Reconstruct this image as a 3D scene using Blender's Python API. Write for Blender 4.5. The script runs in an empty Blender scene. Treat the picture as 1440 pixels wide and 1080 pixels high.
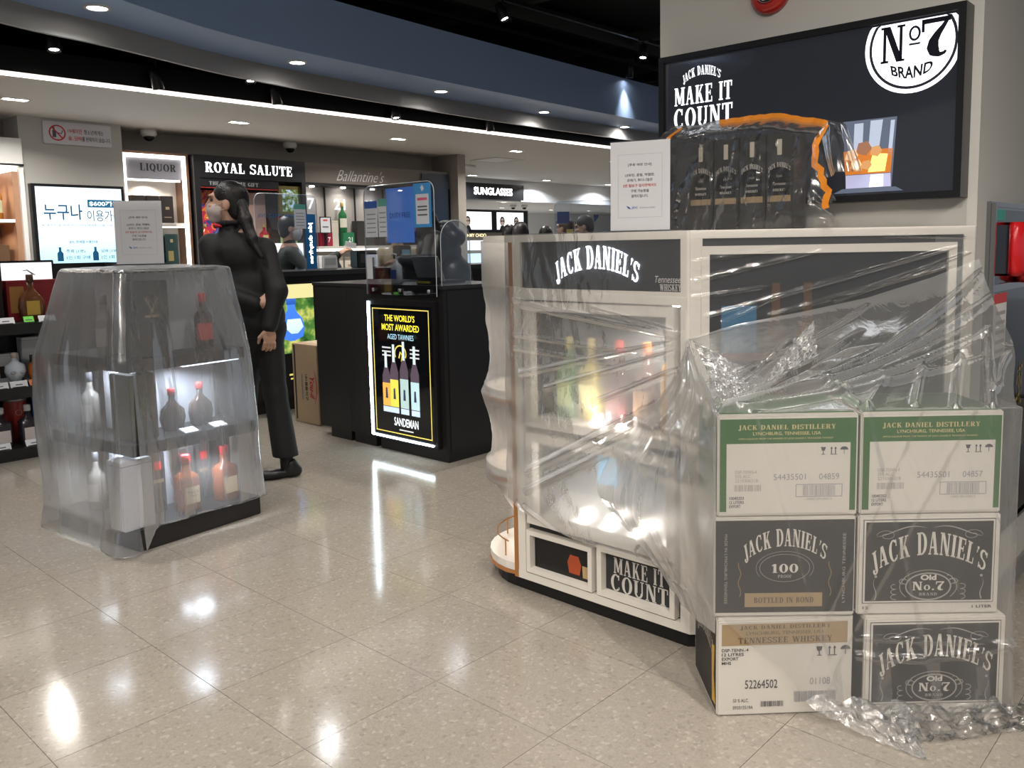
import bpy, bmesh, math, random
import numpy as np
from mathutils import Vector, Matrix
random.seed(7)
SC = bpy.context.scene
COL = SC.collection

# ------------------------------------------------------------ camera
F_PX, CAM_H, PITCH, ROLL = 1190.0, 1.33, math.radians(6.25), math.radians(0.98)
_cp, _sp, _cr, _sr = math.cos(PITCH), math.sin(PITCH), math.cos(ROLL), math.sin(ROLL)
_fw = Vector((0, _cp, -_sp)); _u0 = Vector((0, _sp, _cp)); _r0 = Vector((1, 0, 0))
_rt = _r0 * _cr - _u0 * _sr; _up = _u0 * _cr + _r0 * _sr
_cam = bpy.data.cameras.new('camera'); CAM = bpy.data.objects.new('camera', _cam); COL.objects.link(CAM)
_m = Matrix((_rt, _up, -_fw)).transposed().to_4x4(); _m.translation = (0, 0, CAM_H); CAM.matrix_world = _m
_cam.sensor_fit = 'HORIZONTAL'; _cam.sensor_width = 36.0; _cam.lens = F_PX * 36.0 / 1440.0
_cam.shift_x = (720 - 768) / 1440.0; _cam.shift_y = (475 - 540) / 1440.0
_cam.clip_start = 0.05; _cam.clip_end = 100
SC.camera = CAM
# ------------------------------------------------------------ world, exposure
W_ = bpy.data.worlds.new('world'); SC.world = W_; W_.use_nodes = True
_bg = W_.node_tree.nodes['Background']; _bg.inputs[0].default_value = (0.86, 0.92, 1.0, 1); _bg.inputs[1].default_value = 0.27
SC.view_settings.view_transform = 'Standard'; SC.view_settings.look = 'None'
SC.view_settings.gamma = 1.0; SC.view_settings.use_curve_mapping = False; SC.view_settings.exposure = 0.0
SC.cycles.use_denoising = True
SC.cycles.max_bounces = 10; SC.cycles.transparent_max_bounces = 16; SC.cycles.sample_clamp_indirect = 4.0
SC.cycles.caustics_reflective = False; SC.cycles.caustics_refractive = False
LAMP = 0.5            # one dial for all room lamps

# ------------------------------------------------------------ grid of the place: A recedes left, B recedes right
AN = math.radians(48.4); CA, SA = math.cos(AN), math.sin(AN)
RZ_P = AN - math.pi / 2      # frame P: local x to the right along the pillar face, local y deeper
RZ_W = AN                    # frame W: local x along the back wall, local y deeper
def Pw(x, y, z=0.0): return Vector((x * SA + y * CA, -x * CA + y * SA, z))
def Ww(x, y, z=0.0): return Vector((x * CA - y * SA, x * SA + y * CA, z))

# ------------------------------------------------------------ materials
MATS = {}
def mat(name, col=(.8, .8, .8), rough=.5, metal=0.0, emit=None, es=1.0, trans=0.0, ior=1.45, alpha=1.0, noise=0.0, nscale=20.0, bump=0.0, bscale=60.0, spec=.5, coat=0.0):
    if name in MATS: return MATS[name]
    m = bpy.data.materials.new(name); m.use_nodes = True; nt = m.node_tree; b = nt.nodes['Principled BSDF']
    b.inputs['Base Color'].default_value = (*col, 1); b.inputs['Roughness'].default_value = rough; b.inputs['Metallic'].default_value = metal
    b.inputs['IOR'].default_value = ior; b.inputs['Transmission Weight'].default_value = trans; b.inputs['Alpha'].default_value = alpha
    b.inputs['Specular IOR Level'].default_value = spec; b.inputs['Coat Weight'].default_value = coat
    if emit: b.inputs['Emission Color'].default_value = (*emit, 1); b.inputs['Emission Strength'].default_value = es
    if noise or bump:
        tc = nt.nodes.new('ShaderNodeTexCoord')
    if noise:
        n = nt.nodes.new('ShaderNodeTexNoise'); n.inputs['Scale'].default_value = nscale; n.inputs['Detail'].default_value = 4
        mx = nt.nodes.new('ShaderNodeMix'); mx.data_type = 'RGBA'
        mx.inputs['A'].default_value = (*[c * (1 - noise) for c in col], 1); mx.inputs['B'].default_value = (*[min(1, c * (1 + noise)) for c in col], 1)
        nt.links.new(tc.outputs['Object'], n.inputs['Vector']); nt.links.new(n.outputs['Fac'], mx.inputs['Factor']); nt.links.new(mx.outputs['Result'], b.inputs['Base Color'])
    if bump:
        n2 = nt.nodes.new('ShaderNodeTexNoise'); n2.inputs['Scale'].default_value = bscale; n2.inputs['Detail'].default_value = 3
        bp = nt.nodes.new('ShaderNodeBump'); bp.inputs['Strength'].default_value = bump; bp.inputs['Distance'].default_value = .01
        nt.links.new(tc.outputs['Object'], n2.inputs['Vector']); nt.links.new(n2.outputs['Fac'], bp.inputs['Height']); nt.links.new(bp.outputs['Normal'], b.inputs['Normal'])
    MATS[name] = m; return m
def glow(name, col, s=1.0):
    """a surface that gives off light: lamp lens, lit letter, screen"""
    if name in MATS: return MATS[name]
    return mat(name, tuple(min(.8, c) for c in col), .4, emit=col, es=s)
def glass(name, col=(1, 1, 1), rough=0.0, refl=.07, tint=.9):
    """thin clear sheet: transparent with a faint mirror"""
    if name in MATS: return MATS[name]
    m = bpy.data.materials.new(name); m.use_nodes = True; nt = m.node_tree; nt.nodes.remove(nt.nodes['Principled BSDF'])
    t = nt.nodes.new('ShaderNodeBsdfTransparent'); t.inputs[0].default_value = (col[0] * tint, col[1] * tint, col[2] * tint, 1)
    g = nt.nodes.new('ShaderNodeBsdfGlossy'); g.inputs['Roughness'].default_value = rough
    lw = nt.nodes.new('ShaderNodeLayerWeight'); lw.inputs[0].default_value = .3
    mm = nt.nodes.new('ShaderNodeMath'); mm.operation = 'MULTIPLY_ADD'; mm.inputs[1].default_value = .5; mm.inputs[2].default_value = refl
    mx = nt.nodes.new('ShaderNodeMixShader')
    nt.links.new(lw.outputs['Fresnel'], mm.inputs[0]); nt.links.new(mm.outputs[0], mx.inputs[0]); nt.links.new(t.outputs[0], mx.inputs[1]); nt.links.new(g.outputs[0], mx.inputs[2])
    nt.links.new(mx.outputs[0], nt.nodes['Material Output'].inputs[0]); MATS[name] = m; return m

# ------------------------------------------------------------ mesh builder
class MB:
    def __init__(s): s.v = []; s.f = []
    def add(s, vs, fs):
        k = len(s.v); s.v += [tuple(v) for v in vs]; s.f += [tuple(i + k for i in f) for f in fs]; return s
    def box(s, x0, x1, y0, y1, z0, z1):
        return s.add([(x0, y0, z0), (x1, y0, z0), (x1, y1, z0), (x0, y1, z0), (x0, y0, z1), (x1, y0, z1), (x1, y1, z1), (x0, y1, z1)],
                     [(0, 3, 2, 1), (4, 5, 6, 7), (0, 1, 5, 4), (1, 2, 6, 5), (2, 3, 7, 6), (3, 0, 4, 7)])
    def bbox(s, x0, x1, y0, y1, z0, z1, c=.004):
        """box with chamfered vertical and horizontal edges"""
        bm = bmesh.new(); r = bmesh.ops.create_cube(bm, size=1.0)
        for v in bm.verts: v.co = Vector(((x0 + x1) / 2 + v.co.x * (x1 - x0), (y0 + y1) / 2 + v.co.y * (y1 - y0), (z0 + z1) / 2 + v.co.z * (z1 - z0)))
        bmesh.ops.bevel(bm, geom=list(bm.edges), offset=c, segments=2, affect='EDGES')
        bm.verts.index_update(); s.add([v.co[:] for v in bm.verts], [[v.index for v in f.verts] for f in bm.faces]); bm.free(); return s
    def prism(s, pts, z0, z1):
        n = len(pts); vs = [(p[0], p[1], z0) for p in pts] + [(p[0], p[1], z1) for p in pts]
        return s.add(vs, [tuple(range(n - 1, -1, -1)), tuple(range(n, 2 * n))] + [(i, (i + 1) % n, n + (i + 1) % n, n + i) for i in range(n)])
    def prismy(s, pts, y0, y1):
        """polygon in x,z pushed along y"""
        n = len(pts); vs = [(p[0], y0, p[1]) for p in pts] + [(p[0], y1, p[1]) for p in pts]
        return s.add(vs, [tuple(range(n)), tuple(range(2 * n - 1, n - 1, -1))] + [(i, n + i, n + (i + 1) % n, (i + 1) % n) for i in range(n)])
    def quad(s, x0, x1, z0, z1, y): return s.add([(x0, y, z0), (x1, y, z0), (x1, y, z1), (x0, y, z1)], [(0, 1, 2, 3)])
    def frame(s, x0, x1, z0, z1, w, y0, y1):
        s.box(x0, x1, y0, y1, z0, z0 + w); s.box(x0, x1, y0, y1, z1 - w, z1)
        s.box(x0, x0 + w, y0, y1, z0 + w, z1 - w); return s.box(x1 - w, x1, y0, y1, z0 + w, z1 - w)
    def lathe(s, prof, seg=16, c=(0, 0, 0), cap=True, sx=1.0, sy=1.0):
        k = len(s.v); n = len(prof)
        for r, z in prof:
            for i in range(seg):
                a = 2 * math.pi * i / seg; s.v.append((c[0] + r * sx * math.cos(a), c[1] + r * sy * math.sin(a), c[2] + z))
        for j in range(n - 1):
            for i in range(seg):
                i2 = (i + 1) % seg; s.f.append((k + j * seg + i, k + j * seg + i2, k + (j + 1) * seg + i2, k + (j + 1) * seg + i))
        if cap: s.f.append(tuple(k + i for i in range(seg - 1, -1, -1))); s.f.append(tuple(k + (n - 1) * seg + i for i in range(seg)))
        return s
    def rlathe(s, prof, w, d, r, c=(0, 0, 0)):
        """rounded-rectangle bottle: prof = (scale, z)"""
        ring = []
        for qx, qy, a0 in ((1, 1, 0), (-1, 1, 90), (-1, -1, 180), (1, -1, 270)):
            for i in range(4):
                a = math.radians(a0 + 30 * i); ring.append((qx * (w / 2 - r) + r * math.cos(a), qy * (d / 2 - r) + r * math.sin(a)))
        n = len(ring); k = len(s.v)
        for sc, z in prof:
            for x, y in ring:
                if isinstance(sc, tuple): px, py = x * sc[0], y * sc[1]
                elif sc < 0:
                    a = math.atan2(y, x); px, py = -sc * math.cos(a), -sc * math.sin(a)     # round section of radius -sc
                else: px, py = x * sc, y * sc
                s.v.append((c[0] + px, c[1] + py, c[2] + z))
        for j in range(len(prof) - 1):
            for i in range(n): s.f.append((k + j * n + i, k + j * n + (i + 1) % n, k + (j + 1) * n + (i + 1) % n, k + (j + 1) * n + i))
        s.f.append(tuple(k + i for i in range(n - 1, -1, -1))); s.f.append(tuple(k + (len(prof) - 1) * n + i for i in range(n))); return s
    def tube(s, pts, r, seg=8, closed=False):
        pts = [Vector(p) for p in pts]; n = len(pts); k = len(s.v); rr = r if hasattr(r, '__len__') else [r] * n
        nrm = None
        for i, p in enumerate(pts):
            t = (pts[(i + 1) % n] - pts[i - 1]) if closed else (pts[min(i + 1, n - 1)] - pts[max(i - 1, 0)])
            t = t.normalized() if t.length > 1e-9 else Vector((0, 0, 1))
            if nrm is None: nrm = t.orthogonal().normalized()
            nrm = (nrm - t * nrm.dot(t)); nrm = nrm.normalized() if nrm.length > 1e-6 else t.orthogonal().normalized()
            bn = t.cross(nrm)
            for j in range(seg):
                a = 2 * math.pi * j / seg; s.v.append(tuple(p + (nrm * math.cos(a) + bn * math.sin(a)) * rr[i]))
        for i in range(n if closed else n - 1):
            i2 = (i + 1) % n
            for j in range(seg): s.f.append((k + i * seg + j, k + i * seg + (j + 1) % seg, k + i2 * seg + (j + 1) % seg, k + i2 * seg + j))
        if not closed: s.f.append(tuple(k + j for j in range(seg - 1, -1, -1))); s.f.append(tuple(k + (n - 1) * seg + j for j in range(seg)))
        return s
    def disc(s, cx, cz, r, y, seg=24, r2=None):
        r2 = r2 or r
        return s.add([(cx + r * math.cos(2 * math.pi * i / seg), y, cz + r2 * math.sin(2 * math.pi * i / seg)) for i in range(seg)], [tuple(range(seg))])
    def ring(s, cx, cz, rx, rz, w, y, seg=40, a0=0, a1=360, wz=None):
        wz = wz if wz is not None else w; n = seg; vs = []
        for i in range(n + 1):
            a = math.radians(a0 + (a1 - a0) * i / n); vs += [(cx + rx * math.cos(a), y, cz + rz * math.sin(a)), (cx + (rx - w) * math.cos(a), y, cz + (rz - wz) * math.sin(a))]
        return s.add(vs, [(2 * i, 2 * i + 2, 2 * i + 3, 2 * i + 1) for i in range(n)])
    def ribbon(s, pts, w, y):
        """flat printed line through x,z points"""
        n = len(pts); vs = []
        for i, p in enumerate(pts):
            q0, q1 = pts[max(0, i - 1)], pts[min(n - 1, i + 1)]; dx, dz = q1[0] - q0[0], q1[1] - q0[1]; L = math.hypot(dx, dz) or 1
            ww = w[i] if hasattr(w, '__len__') else w
            vs += [(p[0] - dz / L * ww / 2, y, p[1] + dx / L * ww / 2), (p[0] + dz / L * ww / 2, y, p[1] - dx / L * ww / 2)]
        return s.add(vs, [(2 * i, 2 * i + 1, 2 * i + 3, 2 * i + 2) for i in range(n - 1)])
    def mesh(s, name):
        m = bpy.data.meshes.new(name); m.from_pydata(s.v, [], s.f); m.update(); return m
    def build(s, name, material, parent=None, smooth=False, **kw):
        return link(name, s.mesh(name), material, parent, smooth, **kw)

def link(name, me, material, parent=None, smooth=False, loc=None, rz=None):
    if smooth:
        for p in me.polygons: p.use_smooth = True
    if material is not None and not me.materials: me.materials.append(material)
    o = bpy.data.objects.new(name, me); COL.objects.link(o)
    if parent is not None: o.parent = parent
    if loc is not None: o.location = loc
    if rz is not None: o.rotation_euler = (0, 0, rz)
    return o
def autosmooth(o, deg=35):
    me = o.data; bm = bmesh.new(); bm.from_mesh(me); lim = math.radians(deg)
    for f in bm.faces: f.smooth = True
    for e in bm.edges:
        if len(e.link_faces) == 2 and e.calc_face_angle(0) > lim: e.smooth = False
    bm.to_mesh(me); bm.free(); return o
def tag(o, label, cat, group=None, kind=None):
    o['label'] = label; o['category'] = cat
    if group: o['group'] = group
    if kind: o['kind'] = kind
    return o
def thing(name, label, cat, loc=(0, 0, 0), rz=0.0, group=None):
    o = bpy.data.objects.new(name, None); COL.objects.link(o); o.empty_display_size = .1
    o.location = loc; o.rotation_euler = (0, 0, rz); return tag(o, label, cat, group)
def struct(o): o['kind'] = 'structure'; return o
def copy_tree(o, parent=None):
    c = o.copy(); COL.objects.link(c); c.parent = parent
    for ch in list(o.children): copy_tree(ch, c)
    return c

# ------------------------------------------------------------ writing: font text is evaluated once, at the end
TEXTS = []
def txt(name, body, cx, cz, w, h, material, parent, y=0.0, bold=0.0, shear=0.0, arch=None, serif=False, align='c', flip=False, place=None):
    """letters as flat print in the plane x,z at depth y; w and h are the size of the whole line. arch = rise of the middle"""
    me = bpy.data.meshes.new(name); me.materials.append(material)
    o = bpy.data.objects.new(name, me); COL.objects.link(o); o.parent = parent
    TEXTS.append(dict(me=me, body=body, cx=cx, cz=cz, w=w, h=h, y=y, bold=bold, shear=shear, arch=arch, serif=serif, align=align, flip=flip, place=place)); return o

# a bold condensed display face with slab serifs, drawn letter by letter (unit height)
def _g_stem(L, x, w, z0=0.0, z1=1.0, s=.07, st=.065, top=True, bot=True):
    L.append([(x, z0), (x + w, z0), (x + w, z1), (x, z1)])
    if bot: L.append([(x - s, z0), (x + w + s, z0), (x + w + s, z0 + st), (x - s, z0 + st)])
    if top: L.append([(x - s, z1 - st), (x + w + s, z1 - st), (x + w + s, z1), (x - s, z1)])
def _g_bar(L, x0, x1, z0, z1): L.append([(x0, z0), (x1, z0), (x1, z1), (x0, z1)])
def _g_diag(L, x0, z0, x1, z1, w): L.append([(x0, z0), (x0 + w, z0), (x1 + w, z1), (x1, z1)])
def _g_arc(L, cx, cz, rx, rz, wx, wz, a0, a1, n=14):
    for i in range(n):
        a, b = math.radians(a0 + (a1 - a0) * i / n), math.radians(a0 + (a1 - a0) * (i + 1) / n)
        L.append([(cx + rx * math.cos(a), cz + rz * math.sin(a)), (cx + rx * math.cos(b), cz + rz * math.sin(b)),
                  (cx + (rx - wx) * math.cos(b), cz + (rz - wz) * math.sin(b)), (cx + (rx - wx) * math.cos(a), cz + (rz - wz) * math.sin(a))])
def glyph(c):
    L = []; t = .19; h = .075
    if c == 'A': _g_diag(L, .06, 0, .24, 1, .08); _g_diag(L, .46, 0, .24, 1, t); _g_bar(L, .14, .5, .28, .28 + h); _g_bar(L, 0, .2, 0, .065); _g_bar(L, .4, .72, 0, .065); return L, .72
    if c == 'B': _g_stem(L, .07, t); _g_arc(L, .28, .75, .3, .25, t, h, -90, 90); _g_arc(L, .28, .26, .34, .26, t, h, -90, 90); _g_bar(L, .2, .3, 0, h); _g_bar(L, .2, .3, 1 - h, 1); _g_bar(L, .2, .3, .47, .54); return L, .65
    if c in 'CG':
        _g_arc(L, .34, .5, .34, .52, t, h, 50, 310); _g_bar(L, .5, .57, .68, .98); 
        if c == 'G': _g_stem(L, .42, t, 0.04, .45, s=.06, bot=False)
        else: _g_bar(L, .52, .58, .1, .26)
        return L, .66
    if c == 'D': _g_stem(L, .07, t); _g_arc(L, .3, .5, .38, .5, t, h, -90, 90); _g_bar(L, .2, .32, 0, h); _g_bar(L, .2, .32, 1 - h, 1); return L, .7
    if c in 'EF':
        _g_stem(L, .07, t); _g_bar(L, .2, .56, 1 - h, 1); _g_bar(L, .5, .56, .72, 1); _g_bar(L, .2, .44, .47, .47 + h); _g_bar(L, .4, .45, .38, .64)
        if c == 'E': _g_bar(L, .2, .58, 0, h); _g_bar(L, .52, .58, 0, .3)
        return L, .62
    if c == 'H': _g_stem(L, .07, t); _g_stem(L, .48, t); _g_bar(L, .2, .5, .46, .46 + h); return L, .74
    if c == 'I': _g_stem(L, .07, t); return L, .33
    if c == 'J': _g_stem(L, .24, t, -.02, 1, bot=False); _g_arc(L, .23, 0, .2, .2, .15, .09, 180, 360); _g_arc(L, .11, .03, .09, .09, .089, .089, 0, 360, 10); return L, .5
    if c == 'K': _g_stem(L, .07, t); _g_diag(L, .22, .38, .5, 1, .1); _g_diag(L, .5, 0, .28, .55, t); _g_bar(L, .42, .66, .935, 1); _g_bar(L, .42, .74, 0, .065); return L, .74
    if c == 'L': _g_stem(L, .07, t); _g_bar(L, .2, .56, 0, h); _g_bar(L, .5, .56, 0, .32); return L, .6
    if c == 'M': _g_stem(L, .07, .1); _g_stem(L, .64, t); _g_diag(L, .36, .1, .09, 1, t); _g_diag(L, .4, .1, .66, 1, .1); return L, .9
    if c == 'N': _g_stem(L, .07, .09); _g_stem(L, .54, .09); _g_diag(L, .46, 0, .08, 1, t); return L, .72
    if c in 'OQ0':
        wd = .3 if c == '0' else .35
        _g_arc(L, wd, .5, wd, .52, t, h, 0, 360, 24)
        if c == 'Q': _g_diag(L, .5, -.18, .3, .2, .14)
        return L, 2 * wd
    if c in 'PR':
        _g_stem(L, .07, t); _g_arc(L, .3, .73, .32, .27, t, h, -90, 90); _g_bar(L, .2, .32, 1 - h, 1); _g_bar(L, .2, .32, .46, .46 + h)
        if c == 'R': _g_diag(L, .48, 0, .28, .5, t); _g_bar(L, .42, .74, 0, .065); return L, .72
        return L, .64
    if c == 'S': _g_arc(L, .29, .74, .28, .27, .16, .09, 25, 275); _g_arc(L, .29, .26, .3, .27, .16, .09, -155, 95); _g_bar(L, .5, .56, .72, 1); _g_bar(L, 0, .06, 0, .28); return L, .6
    if c == 'T': _g_stem(L, .22, t, top=False); _g_bar(L, 0, .63, 1 - h, 1); _g_bar(L, 0, .07, .7, 1); _g_bar(L, .56, .63, .7, 1); return L, .64
    if c == 'U': _g_stem(L, .07, t, .28, 1, bot=False); _g_stem(L, .52, .09, .28, 1, bot=False); _g_arc(L, .34, .3, .27, .32, .14, .09, 180, 360); return L, .7
    if c in 'VW':
        _g_diag(L, .26, 0, .04, 1, t); _g_diag(L, .3, 0, .46, 1, .08); _g_bar(L, -.02, .3, .935, 1); _g_bar(L, .4, .62, .935, 1)
        if c == 'V': return L, .6
        _g_diag(L, .64, 0, .42, 1, t); _g_diag(L, .68, 0, .84, 1, .08); _g_bar(L, .78, 1.0, .935, 1); return L, .98
    if c == 'Y': _g_stem(L, .24, t, 0, .48, top=False); _g_diag(L, .24, .44, .02, 1, t); _g_diag(L, .33, .44, .5, 1, .08); _g_bar(L, -.03, .28, .935, 1); _g_bar(L, .42, .64, .935, 1); return L, .62
    if c == '1': _g_stem(L, .14, t, top=False); _g_diag(L, .0, .78, .16, 1, .1); return L, .44
    if c == '7':
        _g_bar(L, .0, .58, .87, 1); _g_bar(L, 0, .06, .66, 1); pts = [(.52, .92, .07), (.44, .76, .1), (.33, .58, .15), (.25, .4, .2), (.23, .22, .24), (.27, .08, .22), (.36, .01, .12), (.46, .04, .08), (.5, .1, .05)]
        m = len(pts); ii = np.linspace(0, m - 1, 49); A_ = np.array(pts); pts = [tuple(np.interp(i, range(m), A_[:, c]) for c in range(3)) for i in ii]
        tn = [(pts[min(i + 2, 48)][0] - pts[max(i - 2, 0)][0], pts[min(i + 2, 48)][1] - pts[max(i - 2, 0)][1]) for i in range(49)]
        for i in range(48):
            p, q = pts[i], pts[i + 1]; la = math.hypot(*tn[i]); lb = math.hypot(*tn[i + 1]); na = (-tn[i][1] / la, tn[i][0] / la); nb = (-tn[i + 1][1] / lb, tn[i + 1][0] / lb)
            L.append([(p[0] + na[0] * p[2] / 2, p[1] + na[1] * p[2] / 2), (p[0] - na[0] * p[2] / 2, p[1] - na[1] * p[2] / 2), (q[0] - nb[0] * q[2] / 2, q[1] - nb[1] * q[2] / 2), (q[0] + nb[0] * q[2] / 2, q[1] + nb[1] * q[2] / 2)]); continue
            dx, dz = q[0] - p[0], q[1] - p[1]; l = math.hypot(dx, dz); nx, nz = -dz / l, dx / l
            L.append([(p[0] + nx * p[2] / 2, p[1] + nz * p[2] / 2), (p[0] - nx * p[2] / 2, p[1] - nz * p[2] / 2), (q[0] - nx * q[2] / 2, q[1] - nz * q[2] / 2), (q[0] + nx * q[2] / 2, q[1] + nz * q[2] / 2)])
        return L, .6
    if c == "'": _g_diag(L, .02, .66, .06, .9, .06); _g_arc(L, .1, .92, .08, .08, .079, .079, 0, 360, 8); return L, .2
    if c == '.': _g_arc(L, .1, .08, .09, .09, .089, .089, 0, 360, 8); return L, .2
    if c == 'o': _g_arc(L, .22, .3, .22, .32, .12, .06, 0, 360, 16); return L, .46
    if c == 'l': _g_stem(L, .05, .12); return L, .22
    if c == 'd': _g_stem(L, .3, .12); _g_arc(L, .2, .3, .2, .3, .12, .06, 60, 300); return L, .46
    return L, .34
def flush_texts():
    tmp = {}
    for t in TEXTS:
        if not t['serif'] and (t['body'], t['bold']) not in tmp:
            c = bpy.data.curves.new('lettering', 'FONT'); c.body = t['body']; c.offset = t['bold']; c.resolution_u = 3
            o = bpy.data.objects.new('lettering', c); COL.objects.link(o); tmp[(t['body'], t['bold'])] = o
    dg = bpy.context.evaluated_depsgraph_get(); raw = {}
    for k, o in tmp.items():
        m = bpy.data.meshes.new_from_object(o.evaluated_get(dg)); raw[k] = ([(v.co.x, v.co.y) for v in m.vertices], [tuple(p.vertices) for p in m.polygons]); bpy.data.meshes.remove(m)
    for o in tmp.values():
        c = o.data; bpy.data.objects.remove(o); bpy.data.curves.remove(c)
    for t in TEXTS:
        if t['serif']:
            V, Fc, x = [], [], 0.0
            for ch in t['body']:
                L, adv = glyph(ch)
                for poly in L: k = len(V); V += [(x + p[0], p[1]) for p in poly]; Fc.append(tuple(range(k, k + len(poly))))
                x += adv + .09
        else: V, Fc = raw[(t['body'], t['bold'])]
        if not V: continue
        xs = [v[0] for v in V]; zs = [v[1] for v in V]; x0, x1, z0, z1 = min(xs), max(xs), min(zs), max(zs)
        sx = t['w'] / max(1e-6, x1 - x0); sz = t['h'] / max(1e-6, z1 - z0); out = []
        off = {'c': -t['w'] / 2, 'l': 0.0, 'r': -t['w']}[t['align']]
        for X, Z in V:
            u = (X - x0) * sx; z = (Z - z0) * sz - t['h'] / 2; u += t['shear'] * z
            if t['arch']:
                q = 2 * u / t['w'] - 1; z = z * (1 + .28 * (1 - q * q)) + t['arch'] * (1 - q * q) - t['arch'] * .5
                u = u + z * 0.18 * q
            xx = off + u
            if t['flip']: xx = -xx
            p = (t['cx'] + xx, t['y'], t['cz'] + z); out.append(t['place'](p) if t['place'] else p)
        t['me'].from_pydata(out, [], Fc); t['me'].update()

# ------------------------------------------------------------ soft bodies: blended round cones and ellipsoids turned into one closed surface
def sd_cone(P, a, b, ra, rb):
    a = np.array(a); b = np.array(b); ab_ = b - a; L2 = max(1e-9, float(ab_ @ ab_)); t = np.clip(((P - a) @ ab_) / L2, 0, 1)
    return np.linalg.norm(P - a - t[:, None] * ab_, axis=1) - (ra + (rb - ra) * t)
def sd_ell(P, c, r, R=None):
    q = P - np.array(c)
    if R is not None: q = q @ R
    r = np.array(r); k0 = np.linalg.norm(q / r, axis=1); k1 = np.linalg.norm(q / (r * r), axis=1); return k0 * (k0 - 1) / np.maximum(k1, 1e-6)
def blob(prims, res=.012, k=.03, cuts=(), clip=None):
    lo = np.full(3, 1e9); hi = np.full(3, -1e9)
    for p in prims:
        if p[0] == 'c':
            for c, r in ((p[1], p[3]), (p[2], p[4])): lo = np.minimum(lo, np.array(c) - r); hi = np.maximum(hi, np.array(c) + r)
        else: r = max(p[2]); lo = np.minimum(lo, np.array(p[1]) - r); hi = np.maximum(hi, np.array(p[1]) + r)
    lo -= 3 * res + k; hi += 3 * res + k; n = np.maximum(4, np.ceil((hi - lo) / res).astype(int) + 1)
    g = np.stack(np.meshgrid(*[lo[i] + res * np.arange(n[i]) for i in range(3)], indexing='ij'), -1).reshape(-1, 3)
    def ev(p): return sd_cone(g, p[1], p[2], p[3], p[4]) if p[0] == 'c' else sd_ell(g, p[1], p[2], p[3] if len(p) > 3 else None)
    D = None
    for p in prims:
        d = ev(p)
        if D is None: D = d
        else: h = np.clip(.5 + .5 * (D - d) / k, 0, 1); D = D * (1 - h) + d * h - k * h * (1 - h)
    for p in cuts: D = np.maximum(D, -ev(p))
    if clip is not None:
        for (pt, nr) in clip: D = np.maximum(D, (g - np.array(pt)) @ np.array(nr))
    D = D.reshape(n); ins = D < 0
    c8 = [(i, j, l) for i in (0, 1) for j in (0, 1) for l in (0, 1)]
    cnt = sum(ins[i:n[0] - 1 + i, j:n[1] - 1 + j, l:n[2] - 1 + l].astype(int) for i, j, l in c8)
    act = (cnt > 0) & (cnt < 8); idx = -np.ones(act.shape, int); cells = np.argwhere(act); idx[act] = np.arange(len(cells))
    acc = np.zeros((len(cells), 3)); num = np.zeros(len(cells))
    for a in range(8):
        for b in range(a + 1, 8):
            df = [c8[b][q] - c8[a][q] for q in range(3)]
            if sum(abs(q) for q in df) != 1: continue
            pa = cells + c8[a]; pb = cells + c8[b]; da = D[tuple(pa.T)]; db = D[tuple(pb.T)]; m = (da < 0) != (db < 0)
            t = np.where(m, da / np.where(m, da - db, 1), 0)[:, None]; acc += np.where(m[:, None], pa + t * (pb - pa), 0); num += m
    V = lo + res * acc / np.maximum(num, 1)[:, None]; Fc = []
    for ax in range(3):
        u, w = [(1, 2), (2, 0), (0, 1)][ax]; sl0 = [slice(None)] * 3; sl1 = [slice(None)] * 3; sl0[ax] = slice(0, -1); sl1[ax] = slice(1, None)
        ch = ins[tuple(sl0)] != ins[tuple(sl1)]; E = np.argwhere(ch); E = E[(E[:, u] > 0) & (E[:, w] > 0) & (E[:, u] < n[u] - 1) & (E[:, w] < n[w] - 1)]
        if not len(E): continue
        def cell(du, dw): q = E.copy(); q[:, u] -= du; q[:, w] -= dw; return idx[tuple(q.T)]
        q = np.stack([cell(1, 1), cell(0, 1), cell(0, 0), cell(1, 0)], 1); s = ins[tuple(E.T)]; q = np.where(s[:, None], q, q[:, ::-1]); Fc.append(q[(q >= 0).all(1)])
    return V, np.concatenate(Fc) if Fc else np.zeros((0, 4), int)
def soft(name, prims, material, parent=None, res=.012, k=.03, cuts=(), clip=None, xf=None):
    V, Fc = blob(prims, res, k, cuts, clip)
    if xf is not None: V = xf(V)
    me = bpy.data.meshes.new(name); me.from_pydata(V.tolist(), [], Fc.tolist()); me.update()
    return link(name, me, material, parent, True)
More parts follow.
